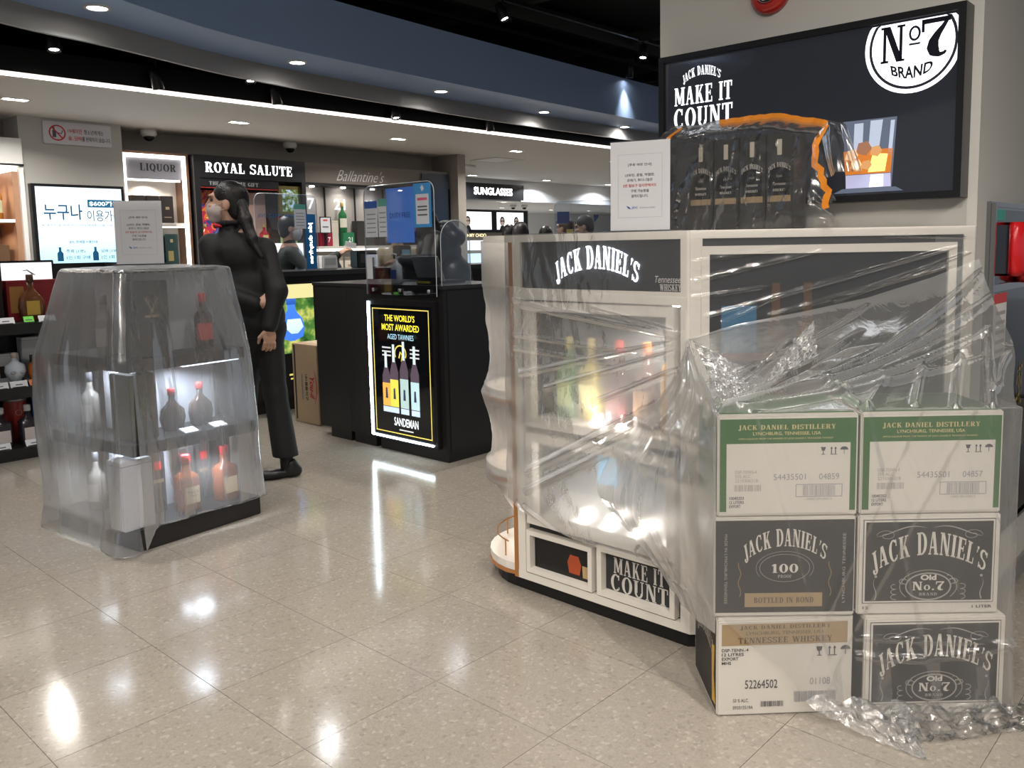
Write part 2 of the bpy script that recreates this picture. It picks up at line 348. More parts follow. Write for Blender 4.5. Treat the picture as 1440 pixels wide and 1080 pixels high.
# ============================================================ lamps of the room
def lamp(parent, loc, power, size=.12, col=(1, .95, .88), spread=math.radians(150), aim=None, off=False):
    nm = 'lamp_light_offscreen' if off else 'lamp_light'
    L = bpy.data.lights.new(nm, 'AREA'); L.shape = 'DISK'; L.size = size; L.energy = power * LAMP; L.color = col; L.spread = spread
    o = bpy.data.objects.new(nm, L); COL.objects.link(o); o.parent = parent; o.location = loc
    if aim is not None: o.rotation_euler = (Vector(aim) - Vector(loc)).to_track_quat('-Z', 'Y').to_euler()
    return o
M_WHITE = mat('white_paint', (.8, .79, .77), .55); M_BLACKMETAL = mat('black_metal', (.012, .012, .013), .35)
M_LENS = glow('lamp_lens', (1, .96, .9), 38)
def downlight(loc, label, group, power, r=.05, col=(1, .95, .88), square=False, rz=0.0, name='downlight', spread=150):
    off = not in_view(loc, 0); t = thing(name + ('_offscreen' if off else ''), label, 'light', loc, rz, group)
    if square:
        MB().frame(-.1, .1, -.06, .06, .012, -.004, .006).build('trim_ring', M_WHITE, t).rotation_euler = (math.pi / 2, 0, 0)
        for s in (-1, 1): MB().lathe([(.036, 0), (.034, .004), (.02, .012)], 14, (s * .045, 0, -.002)).build('bulb', M_LENS, t)
    else:
        MB().lathe([(r * 1.35, .002), (r * 1.35, -.006), (r, -.008), (r, .004)], 20, cap=False).build('trim_ring', M_WHITE, t, True)
        MB().lathe([(r, 0), (r * .6, -.003), (r * .1, -.004)], 16).build('lens', M_LENS, t, True)
    lamp(t, (0, 0, -.03), power, r * 2, col, math.radians(spread), off=off); return t
def spot(loc, aim, label, group, power, col=(1, .96, .9), drop=.25, sp=100):
    """black track spotlight: adapter, stem, tilted can, lens"""
    off = not in_view(loc, 0); t = thing('track_spotlight' + ('_offscreen' if off else ''), label, 'spotlight', loc, 0, group)
    MB().box(-.05, .05, -.016, .016, drop - .03, drop).build('track_adapter', M_BLACKMETAL, t)
    MB().tube([(0, 0, drop - .03), (0, 0, .04)], .008, 8).build('stem', M_BLACKMETAL, t)
    d = (Vector(aim) - Vector(loc)).normalized(); q = d.to_track_quat('Z', 'Y')
    c = MB().lathe([(.036, -.09), (.04, -.08), (.042, .05), (.038, .052), (.034, .03)], 16).build('can', M_BLACKMETAL, t, True); c.rotation_mode = 'QUATERNION'; c.rotation_quaternion = q
    l = MB().lathe([(.034, .034), (.02, .038), (.002, .04)], 14).build('lens', M_LENS, t, True); l.rotation_mode = 'QUATERNION'; l.rotation_quaternion = q
    e = d * .07; lamp(t, e, power, .06, col, math.radians(sp), aim=e + d, off=off); return t

# ============================================================ floor
def terrazzo():
    m = bpy.data.materials.new('terrazzo_tile'); m.use_nodes = True; nt = m.node_tree; b = nt.nodes['Principled BSDF']; N = nt.nodes.new; K = nt.links.new
    geo = N('ShaderNodeNewGeometry'); oi = N('ShaderNodeObjectInfo')
    v = N('ShaderNodeTexVoronoi'); v.inputs['Scale'].default_value = 95; K(geo.outputs['Position'], v.inputs['Vector'])
    v2 = N('ShaderNodeTexVoronoi'); v2.inputs['Scale'].default_value = 210; K(geo.outputs['Position'], v2.inputs['Vector'])
    n = N('ShaderNodeTexNoise'); n.inputs['Scale'].default_value = 2.2; n.inputs['Detail'].default_value = 5; K(geo.outputs['Position'], n.inputs['Vector'])
    sep = N('ShaderNodeSeparateColor'); K(v.outputs['Color'], sep.inputs[0])
    ramp = N('ShaderNodeValToRGB'); cr = ramp.color_ramp; cr.interpolation = 'CONSTANT'
    cr.elements[0].position = 0; cr.elements[0].color = (.25, .223, .19, 1); cr.elements[1].position = .05; cr.elements[1].color = (.285, .254, .216, 1)
    for p, c in ((.55, (.297, .266, .227, 1)), (.93, (.345, .312, .268, 1))): e = cr.elements.new(p); e.color = c
    K(sep.outputs[0], ramp.inputs[0])
    sep2 = N('ShaderNodeSeparateColor'); K(v2.outputs['Color'], sep2.inputs[0])
    r2 = N('ShaderNodeMapRange'); r2.inputs['To Min'].default_value = .93; r2.inputs['To Max'].default_value = 1.06; K(sep2.outputs[1], r2.inputs['Value'])
    r3 = N('ShaderNodeMapRange'); r3.inputs['To Min'].default_value = .93; r3.inputs['To Max'].default_value = 1.07; K(n.outputs['Fac'], r3.inputs['Value'])
    r4 = N('ShaderNodeMapRange'); r4.inputs['To Min'].default_value = .98; r4.inputs['To Max'].default_value = 1.02; K(oi.outputs['Random'], r4.inputs['Value'])
    m1 = N('ShaderNodeMath'); m1.operation = 'MULTIPLY'; K(r2.outputs[0], m1.inputs[0]); K(r3.outputs[0], m1.inputs[1])
    m2 = N('ShaderNodeMath'); m2.operation = 'MULTIPLY'; K(m1.outputs[0], m2.inputs[0]); K(r4.outputs[0], m2.inputs[1])
    mx = N('ShaderNodeVectorMath'); mx.operation = 'SCALE'; K(ramp.outputs[0], mx.inputs[0]); K(m2.outputs[0], mx.inputs['Scale']); K(mx.outputs[0], b.inputs['Base Color'])
    rr = N('ShaderNodeMapRange'); rr.inputs['To Min'].default_value = .07; rr.inputs['To Max'].default_value = .19; K(n.outputs['Fac'], rr.inputs['Value']); K(rr.outputs[0], b.inputs['Roughness'])
    b.inputs['Specular IOR Level'].default_value = .55
    return m
M_TILE = terrazzo(); M_GROUT = mat('grout', (.24, .215, .18), .6)
fl = MB().box(-14, 16, -5, 34, -.2, -.004).build('floor', M_TILE); struct(fl)
gr_ = MB().add([(*Pw(-8.3, -2.5)[:2], -.0035), (*Pw(2.5, -2.5)[:2], -.0035), (*Pw(2.5, 8)[:2], -.0035), (*Pw(-8.3, 8)[:2], -.0035)], [(0, 1, 2, 3)]).build('grout', M_GROUT, fl)
TS = .463; _tm = MB().box(0, TS - .0018, 0, TS - .0018, -.01, 0).mesh('tile'); _tm.materials.append(M_TILE)
def in_view(p, mg=330):
    v = Vector(p) - Vector((0, 0, CAM_H)); d = v.dot(_fw)
    if d < .3: return False
    x = 768 + F_PX * v.dot(_rt) / d; y = 475 - F_PX * v.dot(_up) / d; return -mg < x < 1440 + mg and -mg < y < 1080 + mg
_cand = []
for i in range(-24, 12):
    for j in range(-10, 20):
        x = -2.375 + i * TS; y = 1.155 + j * TS; c = Pw(x + TS / 2, y + TS / 2); cs = [Pw(x + a * TS, y + b * TS) for a in (0, 1) for b in (0, 1)]
        if c.y > 8.6 or not any(in_view(q) for q in cs): continue
        _cand.append((not any(in_view(q, 40) for q in cs), c.length, x, y))
for _, _, x, y in sorted(_cand)[:300]:
    o = bpy.data.objects.new('tile', _tm); COL.objects.link(o); o.parent = fl; o.location = Pw(x, y, 0); o.rotation_euler = (0, 0, RZ_P)

# ============================================================ walls
M_WALL = mat('pale_wall', (.53, .515, .485), .6, bump=.03, bscale=180); M_TAUPE = mat('taupe_wall', (.30, .275, .245), .6); M_BLACK = mat('black_void', (.012, .012, .012), .8)
def wbox(name, x0, x1, y0, y1, z0, z1, m, st=True, fr=Ww, parent=None):
    o = MB().prism([fr(x0, y0)[:2], fr(x1, y0)[:2], fr(x1, y1)[:2], fr(x0, y1)[:2]], z0, z1).build(name, m, parent)
    return struct(o) if st else o
wp = wbox('wall_pillar', -1.93, -.757, 2.88, 4.35, 0, 3.75, M_WALL, fr=Pw)
wbox('baseboard_pillar', -1.94, -.747, 2.87, 4.36, 0, .08, mat('grey_base', (.22, .215, .21), .5), fr=Pw)
wbox('wall_back', -6, 7.66, 8.8, 9.0, 0, 2.6, M_TAUPE)
wbox('wall_left', 2.60, 3.47, 8.42, 8.8, 0, 2.53, M_WALL)
wbox('wall_return', 7.66, 7.8, 8.3, 13, 0, 2.6, M_TAUPE)
wbox('wall_far', -2, 34, 17.5, 17.7, 0, 2.6, mat('far_wall', (.76, .77, .78), .6))
wbox('wall_upper', -8, 20, 12.5, 12.7, 2.62, 3.8, M_BLACK)
M_CEIL = mat('ceiling_white', (.78, .76, .73), .7)
wbox('ceiling', -8, 34, 6.52, 17.7, 2.53, 2.62, M_CEIL)
wbox('trim_1', -8, 34, 6.46, 6.52, 2.535, 2.7, M_BLACKMETAL)
ld = wbox('strip_light', -6, 20, 6.475, 6.515, 2.514, 2.529, glow('strip_white', (1, .88, .80), 9), st=False)
tag(ld, 'long straight white LED strip along the edge of the pale ceiling', 'strip light')
# bulkhead over the sunglasses zone with the lower ceiling behind it
wbox('wall_bulkhead', 9.9, 24, 11, 11.12, 2.15, 2.53, mat('bulkhead_white', (.74, .75, .76), .6))
wbox('ceiling_lower', 9.9, 34, 11.12, 17.5, 2.30, 2.36, M_CEIL)
# black open deck above the sales floor
up = struct(MB().box(-14, 16, -5, 18, 3.8, 3.95).build('ceiling_upper', M_BLACK))
M_BEAM = mat('dark_beam', (.05, .047, .044), .6)
for k, y in enumerate((-.6, 1.0, 2.6, 4.2, 5.8, 7.4)):
    MB().prism([Ww(-6, y)[:2], Ww(16, y)[:2], Ww(16, y + .08)[:2], Ww(-6, y + .08)[:2]], 3.52, 3.64).build('beam', M_BEAM, up)
for k, x in enumerate((-2, 0, 2, 4, 6, 8, 10)):
    MB().prism([Ww(x, -3)[:2], Ww(x + .08, -3)[:2], Ww(x + .08, 8.5)[:2], Ww(x, 8.5)[:2]], 3.56, 3.68).build('cross_beam', M_BEAM, up)
for y in (5.05, 5.77): MB().prism([Ww(3.5, y)[:2], Ww(12, y)[:2], Ww(12, y + .035)[:2], Ww(3.5, y + .035)[:2]], 3.35, 3.385).build('track_rail', M_BLACKMETAL, up)
for y in (6.43, 7.1): MB().prism([Ww(-2, y)[:2], Ww(12, y)[:2], Ww(12, y + .035)[:2], Ww(-2, y + .035)[:2]], 2.99, 3.02).build('track_rail', M_BLACKMETAL, up)
for k in range(9): MB().prism([Ww(.6 + 1.25 * k, 6.35)[:2], Ww(.66 + 1.25 * k, 6.35)[:2], Ww(1.0 + 1.25 * k, 8.4)[:2], Ww(.94 + 1.25 * k, 8.4)[:2]], 2.86, 2.93).build('hanger_bar', M_BEAM, up)

# curved bulkhead: tall blue face, underside with lamps, grey outer lip
def spline(pts, n=8):
    out = []
    for i in range(len(pts) - 1):
        p0, p1, p2, p3 = pts[max(i - 1, 0)], pts[i], pts[i + 1], pts[min(i + 2, len(pts) - 1)]
        for j in range(n):
            t = j / n; out.append(tuple(.5 * (2 * p1[q] + (p2[q] - p0[q]) * t + (2 * p0[q] - 5 * p1[q] + 4 * p2[q] - p3[q]) * t * t + (3 * p1[q] - p0[q] - 3 * p2[q] + p3[q]) * t ** 3) for q in range(len(p1))))
    return out + [tuple(pts[-1])]
inn = spline([(-.6, 3.3), (.5, 4.25), (2.12, 5.02), (2.96, 5.33), (3.9, 5.47), (5.7, 5.61), (8.64, 5.77), (12, 5.85)])
ou = spline([(-1.0, 3.75), (.2, 4.75), (1.63, 5.42), (2.29, 5.6), (3.25, 5.92), (4.32, 6.08), (6.38, 6.24), (8.6, 6.27), (12, 6.3)])
def strip_mesh(name, path0, z0, path1, z1, m, parent=None):
    n = min(len(path0), len(path1)); mb = MB(); vs = []
    for i in range(n):
        a = path0[int(i * (len(path0) - 1) / (n - 1))]; b = path1[int(i * (len(path1) - 1) / (n - 1))]; vs += [tuple(Ww(a[0], a[1], z0)), tuple(Ww(b[0], b[1], z1))]
    mb.add(vs, [(2 * i, 2 * i + 1, 2 * i + 3, 2 * i + 2) for i in range(n - 1)]); return mb.build(name, m, parent, True)
M_BLUE = mat('blue_grey_paint', (.34, .48, .76), .5); M_LIP = mat('grey_lip_paint', (.34, .325, .305), .55)
bk = struct(strip_mesh('ceiling_bulkhead', inn, 2.735, inn, 3.16, M_BLUE))
strip_mesh('soffit', inn, 2.735, ou, 2.735, M_BLUE, bk); strip_mesh('lip', ou, 2.60, ou, 2.735, M_LIP, bk)
strip_mesh('lip_back', [(p[0], p[1] + .03) for p in ou], 2.60, [(p[0], p[1] + .03) for p in ou], 3.16, M_BLACK, bk); strip_mesh('lip_edge', ou, 2.60, [(p[0], p[1] + .03) for p in ou], 2.60, M_LIP, bk)
strip_mesh('top_cover', inn, 3.16, [(p[0], p[1] + .03) for p in ou], 3.16, M_BLACK, bk)
for p in ((-2.55, 5.05), (-1.84, 6.57), (-.916, 7.87), (.018, 9.17), (.99, 10.42)):
    downlight((p[0], p[1], 2.733), 'round recessed downlight in the blue curved ceiling band', 'downlights of the blue curved band', 9, .055, (.95, .97, 1))
for b in (.45, 2.33, 4.2, 6.1, 8.0, 10.1):
    downlight(tuple(Ww(b, 7.56, 2.528)), 'twin-bulb recessed downlight in the pale shop ceiling', 'downlights of the pale shop ceiling', 48, .05, square=True, rz=RZ_W)
for x, y in ((10.12, 10.6), (12.02, 10.6), (13.94, 10.6)):
    downlight(tuple(Ww(x, y, 2.528)), 'twin-bulb recessed downlight far back near the sunglasses sign', 'downlights before the sunglasses zone', 60, .05, square=True, rz=RZ_W, col=(.9, .95, 1))
for x, y in ((13.65, 13.32), (15.63, 15.31), (13.9, 15.38), (17.85, 15.58), (19.28, 15.39)):
    downlight(tuple(Ww(x, y, 2.298)), 'small downlight in the lower ceiling behind the sunglasses sign', 'downlights of the lower far ceiling', 110, .06, col=(.85, .93, 1))
# track spots seen under the deck
for x, y, z, ax in ((-.31, 7.2, 3.22, (.4, -.2, -1)), (1.01, 8.65, 3.2, (-.1, -.3, -1)), (.97, 9.6, 3.2, (0, .1, -1))):
    spot((x, y, z), (x + ax[0], y + ax[1], z + ax[2]), 'black track spotlight on the high rail of the dark deck', 'spotlights of the high rail', 3, drop=.15, sp=60)
for q, (b, a, z) in enumerate(((2.2, 6.3, 2.72), (2.92, 6.4, 2.575), (3.62, 6.3, 2.70), (3.9, 6.4, 2.575), (5.14, 6.4, 2.575), (6.38, 6.4, 2.575))):
    w = Ww(b, a, z); spot(tuple(w), tuple(w + Vector((.15, .25 if q % 2 else -.25, -1))), 'black track spotlight hanging between the white strip and the grey lip', 'spotlights of the low rail', 6, drop=.24, sp=60)
# spots over the near sales floor, above the picture
for q, (x, y) in enumerate(((-2.4, .6), (-.9, .4), (.7, .2), (2.1, .9), (-2.6, 2.3), (-1.0, 2.0), (.55, 1.75), (-2.3, 3.9), (-.6, 3.9), (-.4, 5.6), (1.0, 4.6))):
    spot((x, y, 3.3), (x * 1.02, y + .12, 0), 'black track spotlight high above the open terrazzo floor', 'spotlights over the sales floor', 23, (1, .94, .86), drop=.22)

for q, (x, y, ax, ay, az) in enumerate(((-.6, -1.3, .75, 2.4, .35), (.9, -1.5, 1.0, 2.4, .3), (2.3, -.6, 1.0, 2.4, .3), (-2.2, -1.0, -1.6, 3.9, .4), (-1.2, -1.6, .2, 2.9, .4))):
    spot((x, y, 3.3), (ax, ay, az), 'black track spotlight aimed down at the wrapped displays', 'spotlights aimed at the wrapped displays', 15, (1, .92, .82), drop=.22, sp=70)
# cctv domes and other ceiling fittings
def dome(loc, label):
    t = thing('security_camera', label, 'camera', loc, 0, 'dome cameras under the pale ceiling')
    MB().lathe([(.075, 0), (.075, -.045), (.06, -.065)], 20).build('housing', M_WHITE, t, True)
    MB().lathe([(.05, -.06), (.046, -.085), (.03, -.104), (.004, -.112)], 18).build('dome', mat('dark_dome', (.01, .01, .012), .08), t, True)
for b, a in ((3.81, 8.6), (5.4, 8.62)): dome(tuple(Ww(b, a, 2.53)), 'white dome security camera above the liquor wall')
for b, a in ((14.80, 14.12), (15.06, 14.0)): w = Ww(b, a, 2.30); dome(tuple(w), 'white dome security camera in the lower far ceiling')
t = thing('air_conditioner', 'square ceiling cassette air conditioner near the end of the liquor wall', 'air conditioner', tuple(Ww(8.45, 9.75, 2.528)), RZ_W)
MB().bbox(-.48, .48, -.48, .48, -.03, 0, .008).build('panel', M_WHITE, t)
MB().box(-.24, .24, -.24, .24, -.036, -.03).build('grille', mat('grille_grey', (.25, .25, .25), .6), t)
for x0, x1, y0, y1 in ((-.3, .3, -.4, -.32), (-.3, .3, .32, .4), (-.4, -.32, -.3, .3), (.32, .4, -.3, .3)): MB().box(x0, x1, y0, y1, -.034, -.03).build('vent_slot', M_BLACKMETAL, t)
t = thing('access_hatch', 'flush white access hatch frame in the pale ceiling', 'hatch', tuple(Ww(8.6, 8.5, 2.529)), RZ_W)
MB().box(-.25, .25, -.25, .25, -.004, 0).build('panel', M_WHITE, t); o = MB().frame(-.27, .27, -.27, .27, .02, 0, .008).build('frame', M_WHITE, t); o.rotation_euler = (-math.pi / 2, 0, 0); o.location = (0, 0, 0)
for b, a in ((14.72, 12.68), (15.3, 12.39)):
    w = Ww(b, a, 2.298); o = MB().box(-.24, .24, -.06, .06, -.006, 0).build('ceiling_slot_vent', mat('grille_grey', (.25, .25, .25), .6)); o.location = w; o.rotation_euler = (0, 0, RZ_W); tag(o, 'long grey slot vent in the lower far ceiling', 'vent', 'slot vents of the far ceiling')
# ============================================================ display counter wrapped round the pillar
M_CREAM = mat('cream_laminate', (.74, .70, .64), .4); M_DARK = mat('charcoal_panel', (.028, .029, .031), .45); M_PLINTH = mat('black_plinth', (.008, .008, .008), .5)
M_COPPER = mat('copper_trim', (.55, .25, .09), .35, .6); M_GREYIN = mat('niche_grey', (.10, .105, .11), .5); M_PRINTW = mat('white_print', (.62, .60, .57), .5)
M_LETTER = glow('white_letter_lit', (.82, .88, 1), 4.5); M_NICHELIT = glow('niche_light', (1, .93, .82), 3.2)
jd = thing('display_counter', 'white framed display counter with dark lit sign built round the pillar', 'counter', (0, 0, 0), RZ_P)
def wl(X, Y): return (X * SA - Y * CA, X * CA + Y * SA)          # world x,y to frame P
C0 = wl(.453, 2.646); C2 = wl(1.338, 2.646)
def arc(cx, cy, r, a0, a1, n=14): return [(cx + r * math.cos(math.radians(a0 + (a1 - a0) * i / n)), cy + r * math.sin(math.radians(a0 + (a1 - a0) * i / n))) for i in range(n + 1)]
ECX, ECY, ER = -2.23, 2.55, .27
foot = [C0, C2, (-2.2, 2.868)]
MB().prism([(C0[0] - .02, C0[1] + .02), (C2[0] - .03, C2[1] - .005), (-2.2, 2.868)] + arc(ECX, ECY, ER - .03, 100, 270), 0, .055).build('plinth', M_PLINTH, jd)
MB().prism([C0, C2, (-2.2, 2.868)] + arc(ECX, ECY, ER, 100, 270), 1.342, 1.368).build('worktop', M_CREAM, jd)
MB().prism([C0, C2, (-2.2, 2.868), (-2.2, 2.28)], .055, .085).build('bottom_rail', M_CREAM, jd)
MB().prism([(C0[0] + .08, C0[1] + .16), (C2[0] - .005, C2[1] - .002), (-2.18, 2.868), (-2.18, 2.52)], .085, 1.342).build('core', M_GREYIN, jd)
MB().box(-2.185, -2.147, 2.28, 2.33, .085, 1.342).build('post', M_CREAM, jd)
MB().prism([(-1.454, 2.28), C0, (C0[0] + .028, C0[1] + .026), (-1.44, 2.36), (-1.454, 2.34)], .085, 1.342).build('corner_post', M_CREAM, jd)
MB().box(-2.147, -1.454, 2.29, 2.5, 1.174, 1.342).build('sign_panel', M_DARK, jd)
MB().box(-2.147, -1.454, 2.281, 2.5, 1.132, 1.174).build('rail', M_CREAM, jd)
MB().box(-2.147, -1.454, 2.30, 2.5, .625, .665).build('rail', M_DARK, jd)
MB().box(-2.147, -1.454, 2.305, 2.31, .085, .29).build('lower_panel', M_DARK, jd)
MB().box(-2.147, -1.454, 2.31, 2.5, .262, .29).build('niche_floor', M_CREAM, jd)
for x0, x1 in ((-2.147, -2.125), (-1.476, -1.454)): MB().box(x0, x1, 2.31, 2.5, .29, 1.132).build('niche_side', M_DARK, jd)
txt('lettering', "JACK DANIEL'S", -1.80, 1.252, .37, .075, M_LETTER, jd, 2.286, arch=.055, serif=True)
txt('lettering', "Tennessee", -1.507, 1.214, .1, .022, M_PRINTW, jd, 2.287, shear=.2)
txt('lettering', "WHISKEY", -1.497, 1.188, .08, .022, M_PRINTW, jd, 2.287, serif=True)
# picture frames of the left face
MB().frame(-2.13, -1.472, .66, 1.125, .032, 2.272, 2.31).build('niche_frame', M_CREAM, jd)
MB().frame(-2.13, -1.472, .285, .632, .032, 2.272, 2.31).build('niche_frame', M_CREAM, jd)
MB().frame(-2.14, -1.823, .09, .255, .018, 2.276, 2.31).build('picture_frame', M_CREAM, jd); MB().frame(-1.80, -1.474, .09, .272, .02, 2.276, 2.31).build('picture_frame', M_CREAM, jd)
txt('lettering', 'MAKE IT', -1.637, .205, .215, .058, M_PRINTW, jd, 2.303, serif=True); txt('lettering', 'COUNT', -1.637, .142, .24, .062, M_PRINTW, jd, 2.303, serif=True)
pc = MB().box(-2.12, -1.843, 2.303, 2.305, .108, .237).build('picture', mat('picture_black', (.008, .008, .009), .25), jd)
MB().add([(-1.95, 2.3025, .125), (-1.90, 2.3025, .125), (-1.892, 2.3025, .165), (-1.905, 2.3025, .195), (-1.945, 2.3025, .195), (-1.958, 2.3025, .165)], [tuple(range(6))]).build('glass_print', mat('amber_print', (.42, .07, .02), .4), pc)
MB().add([(-1.885, 2.3025, .12), (-1.855, 2.3025, .12), (-1.852, 2.3025, .165), (-1.888, 2.3025, .165)], [tuple(range(4))]).build('glass_print', mat('amber_print_2', (.5, .33, .16), .4), pc)
# niches: lit floors, puck lamps, a poster
MB().box(-2.12, -1.48, 2.33, 2.5, .665, .69).build('lit_shelf', mat('shelf_white', (.82, .80, .77), .35), jd)
MB().add([(-2.12, 2.34, .295), (-1.48, 2.34, .295), (-1.48, 2.5, .36), (-2.12, 2.5, .36)], [(0, 1, 2, 3)]).build('lit_shelf', mat('shelf_white', (.82, .80, .77), .35), jd)
for x in (-1.94, -1.82, -1.69, -1.55): MB().lathe([(.02, .0), (.018, .012), (.004, .016)], 14, (x, 2.38, .312)).build('puck_lamp', glow('puck_lens', (1, .95, .88), 30), jd); lamp(jd, (x, 2.375, .335), 1.3, .035, (1, .93, .84), math.radians(170), aim=(x, 2.375, 1))
for x in (-1.85, -1.735): MB().lathe([(.02, 0), (.018, .012), (.004, .016)], 14, (x, 2.342, .69)).build('puck_lamp', glow('puck_lens', (1, .95, .88), 30), jd); lamp(jd, (x, 2.342, .712), .8, .035, (1, .93, .84), math.radians(170), aim=(x, 2.342, 2))
MB().lathe([(.03, 0), (.026, -.01), (.004, -.014)], 14, (-1.53, 2.4, 1.13)).build('puck_lamp', glow('puck_lens', (1, .95, .88), 16), jd)
lamp(jd, (-1.53, 2.4, 1.1), 4, .05)
MB().box(-1.96, -1.78, 2.49, 2.512, .42, .58).build('poster', mat('blue_poster', (.10, .28, .45), .4), jd)
# right face, square to the viewer
RF = dict(loc=(C0[0], C0[1], 0), rz=-RZ_P)
MB().box(.02, .868, .012, .03, .085, 1.342).build('face_panel', M_DARK, jd, **RF)
MB().box(.0, .018, -.002, .03, .085, 1.342).build('post', M_CREAM, jd, **RF); MB().box(.85, .885, -.002, .03, .085, 1.342).build('post', M_CREAM, jd, **RF)
MB().frame(.034, .83, .70, 1.318, .026, -.004, .012).build('picture_frame', M_CREAM, jd, **RF)
MB().box(.02, .85, .004, .012, .085, .66).build('lower_panel', M_CREAM, jd, **RF)
ps = MB().box(.06, .804, .008, .011, .726, 1.292).build('poster', mat('poster_dark', (.02, .02, .022), .3), jd, **RF)
MB().box(.10, .21, .0065, .0075, .98, 1.13).build('poster_patch', mat('poster_blue', (.04, .14, .26), .4), ps)
MB().box(.09, .24, .0065, .0075, .955, .98).build('poster_patch', mat('poster_red', (.2, .05, .04), .4), ps)
for cx, col in ((.27, (.085, .045, .022)), (.37, (.08, .042, .02))):
    MB().prismy([(cx - .035, .76), (cx + .035, .76), (cx + .037, 1.04), (cx + .014, 1.10), (cx + .012, 1.2), (cx - .012, 1.2), (cx - .014, 1.10), (cx - .037, 1.04)], .005, .0075).build('bottle_print', mat('poster_amber_%d' % int(cx * 100), col, .4), ps)
# rounded end: fascia, backing, three shelves with copper rim
MB().prism(arc(ECX, ECY, ER, 90, 270) + [(-2.185, 2.28), (-2.185, 2.82)], 1.175, 1.342).build('end_fascia', M_CREAM, jd, True); autosmooth(jd.children[-1])
MB().box(-2.2, -2.186, 2.30, 2.86, .085, 1.175).build('end_panel', M_CREAM, jd)
MB().box(-2.205, -2.186, 2.278, 2.30, .055, 1.342).build('copper_strip', M_COPPER, jd)
for z in (.745, .435, .075):
    sh = MB().prism(arc(ECX, ECY, ER, 95, 265) + [(-2.2, 2.285), (-2.2, 2.82)], z, z + .03).build('end_shelf', M_CREAM, jd)
    MB().prism(arc(ECX, ECY, ER + .003, 95, 265) + [(-2.205, 2.285), (-2.205, 2.82)], z - .016, z - .001).build('copper_rim', M_COPPER, sh)
    lamp(jd, (-2.30, 2.5, {.745: 1.165, .435: .72, .075: .41}[z]), 1.6, .05, (1, .82, .68))
sh = jd.children[-2]
MB().tube([(ECX + (ER - .03) * math.cos(math.radians(a)), ECY + (ER - .03) * math.sin(math.radians(a)), .17) for a in range(100, 265, 10)], .003, 6).build('wire_rail', M_COPPER, jd)
for a in (120, 190, 255): MB().tube([(ECX + (ER - .03) * math.cos(math.radians(a)), ECY + (ER - .03) * math.sin(math.radians(a)), z) for z in (.1, .17)], .003, 6).build('rail_post', M_COPPER, jd)

# ------------------------------------------------------------ bottles
def bottle(label, loc, glassc, capc, labc, h=.29, w=.075, kind='round', rz=0.0, group=None, parent=None, name='bottle'):
    t = thing(name, label, 'bottle', loc, rz, group)
    gm = mat('bottle_%02x%02x%02x' % tuple(int(255 * c) for c in glassc), glassc, .08, coat=.4)
    r = w / 2
    if kind == 'round': MB().lathe([(r * .9, 0), (r, .006), (r, h * .56), (r * .9, h * .62), (r * .42, h * .70), (r * .34, h * .78), (r * .34, h * .86)], 18).build('body', gm, t, True)
    elif kind == 'square': MB().rlathe([(.96, 0), (1, .006), (1, h * .58), (.8, h * .64), (-r * .4, h * .70), (-r * .36, h * .86)], w, w * .9, w * .18).build('body', gm, t, True)
    elif kind == 'flask': MB().rlathe([((.8, .9), 0), ((1, 1), .01), ((1.25, 1), h * .3), ((1.1, 1), h * .5), ((.5, .7), h * .64), (-r * .34, h * .72), (-r * .32, h * .86)], w * 1.15, w * .6, w * .2).build('body', gm, t, True)
    elif kind == 'skull':
        MB().lathe([(r * .55, 0), (r * .62, .01), (r * .66, h * .16), (r * 1.05, h * .28), (r * 1.25, h * .45), (r * 1.1, h * .62), (r * .5, h * .72), (r * .36, h * .76), (r * .36, h * .84)], 18).build('body', gm, t, True)
        for s in (-1, 1): MB().lathe([(.002, -.012), (.014, -.008), (.016, 0), (.014, .008), (.002, .012)], 10, (s * r * .5, -r * 1.02, h * .42)).build('eye_socket', mat('socket', (.35, .37, .4), .2), t, True)
    MB().lathe([(r * .4, h * .84), (r * .4, h * .985), (r * .33, h)], 14).build('cap', mat('cap_%02x%02x%02x' % tuple(int(255 * c) for c in capc), capc, .35), t, True)
    if labc:
        lm = mat('label_%02x%02x%02x' % tuple(int(255 * c) for c in labc), labc, .6)
        if kind == 'round':
            n = 10; vs = []
            for i in range(n + 1):
                a = math.radians(200 + 140 * i / n); vs += [((r + .0008) * math.cos(a), (r + .0008) * math.sin(a), h * .16), ((r + .0008) * math.cos(a), (r + .0008) * math.sin(a), h * .46)]
            MB().add(vs, [(2 * i, 2 * i + 2, 2 * i + 3, 2 * i + 1) for i in range(n)]).build('label', lm, t, True)
        else:
            f = {'square': (w * .45, w * .36), 'flask': (w * .3 + .003, w * .36), 'skull': (r * .68, w * .3)}[kind]
            MB().box(-f[1], f[1], -f[0] - .0015, -f[0] - .0003, h * .14, h * .44).build('label', lm, t)
    return t
for x, c, cap, lc, lab in ((-2.02, (.10, .25, .05), (.6, .55, .2), (.5, .6, .2), 'green bottle with pale green label behind the film in the counter niche'),
                           (-1.915, (.55, .45, .12), (.6, .5, .2), (.8, .72, .3), 'yellow bottle with cream label behind the film in the counter niche'),
                           (-1.79, (.08, .02, .02), (.75, .08, .05), (.12, .03, .03), 'dark bottle with red cap behind the film in the counter niche'),
                           (-1.67, (.10, .03, .015), (.85, .25, .05), (.35, .2, .1), 'brown bottle with orange cap behind the film in the counter niche'),
                           (-1.555, (.42, .22, .04), (.5, .35, .1), (.6, .35, .08), 'tall amber bottle behind the film in the counter niche')):
    bottle(lab, tuple(Pw(x, 2.405, .6902)), c, cap, lc, .36 if x > -1.6 else .30, .085, 'square', RZ_P, 'bottles in the upper counter niche')

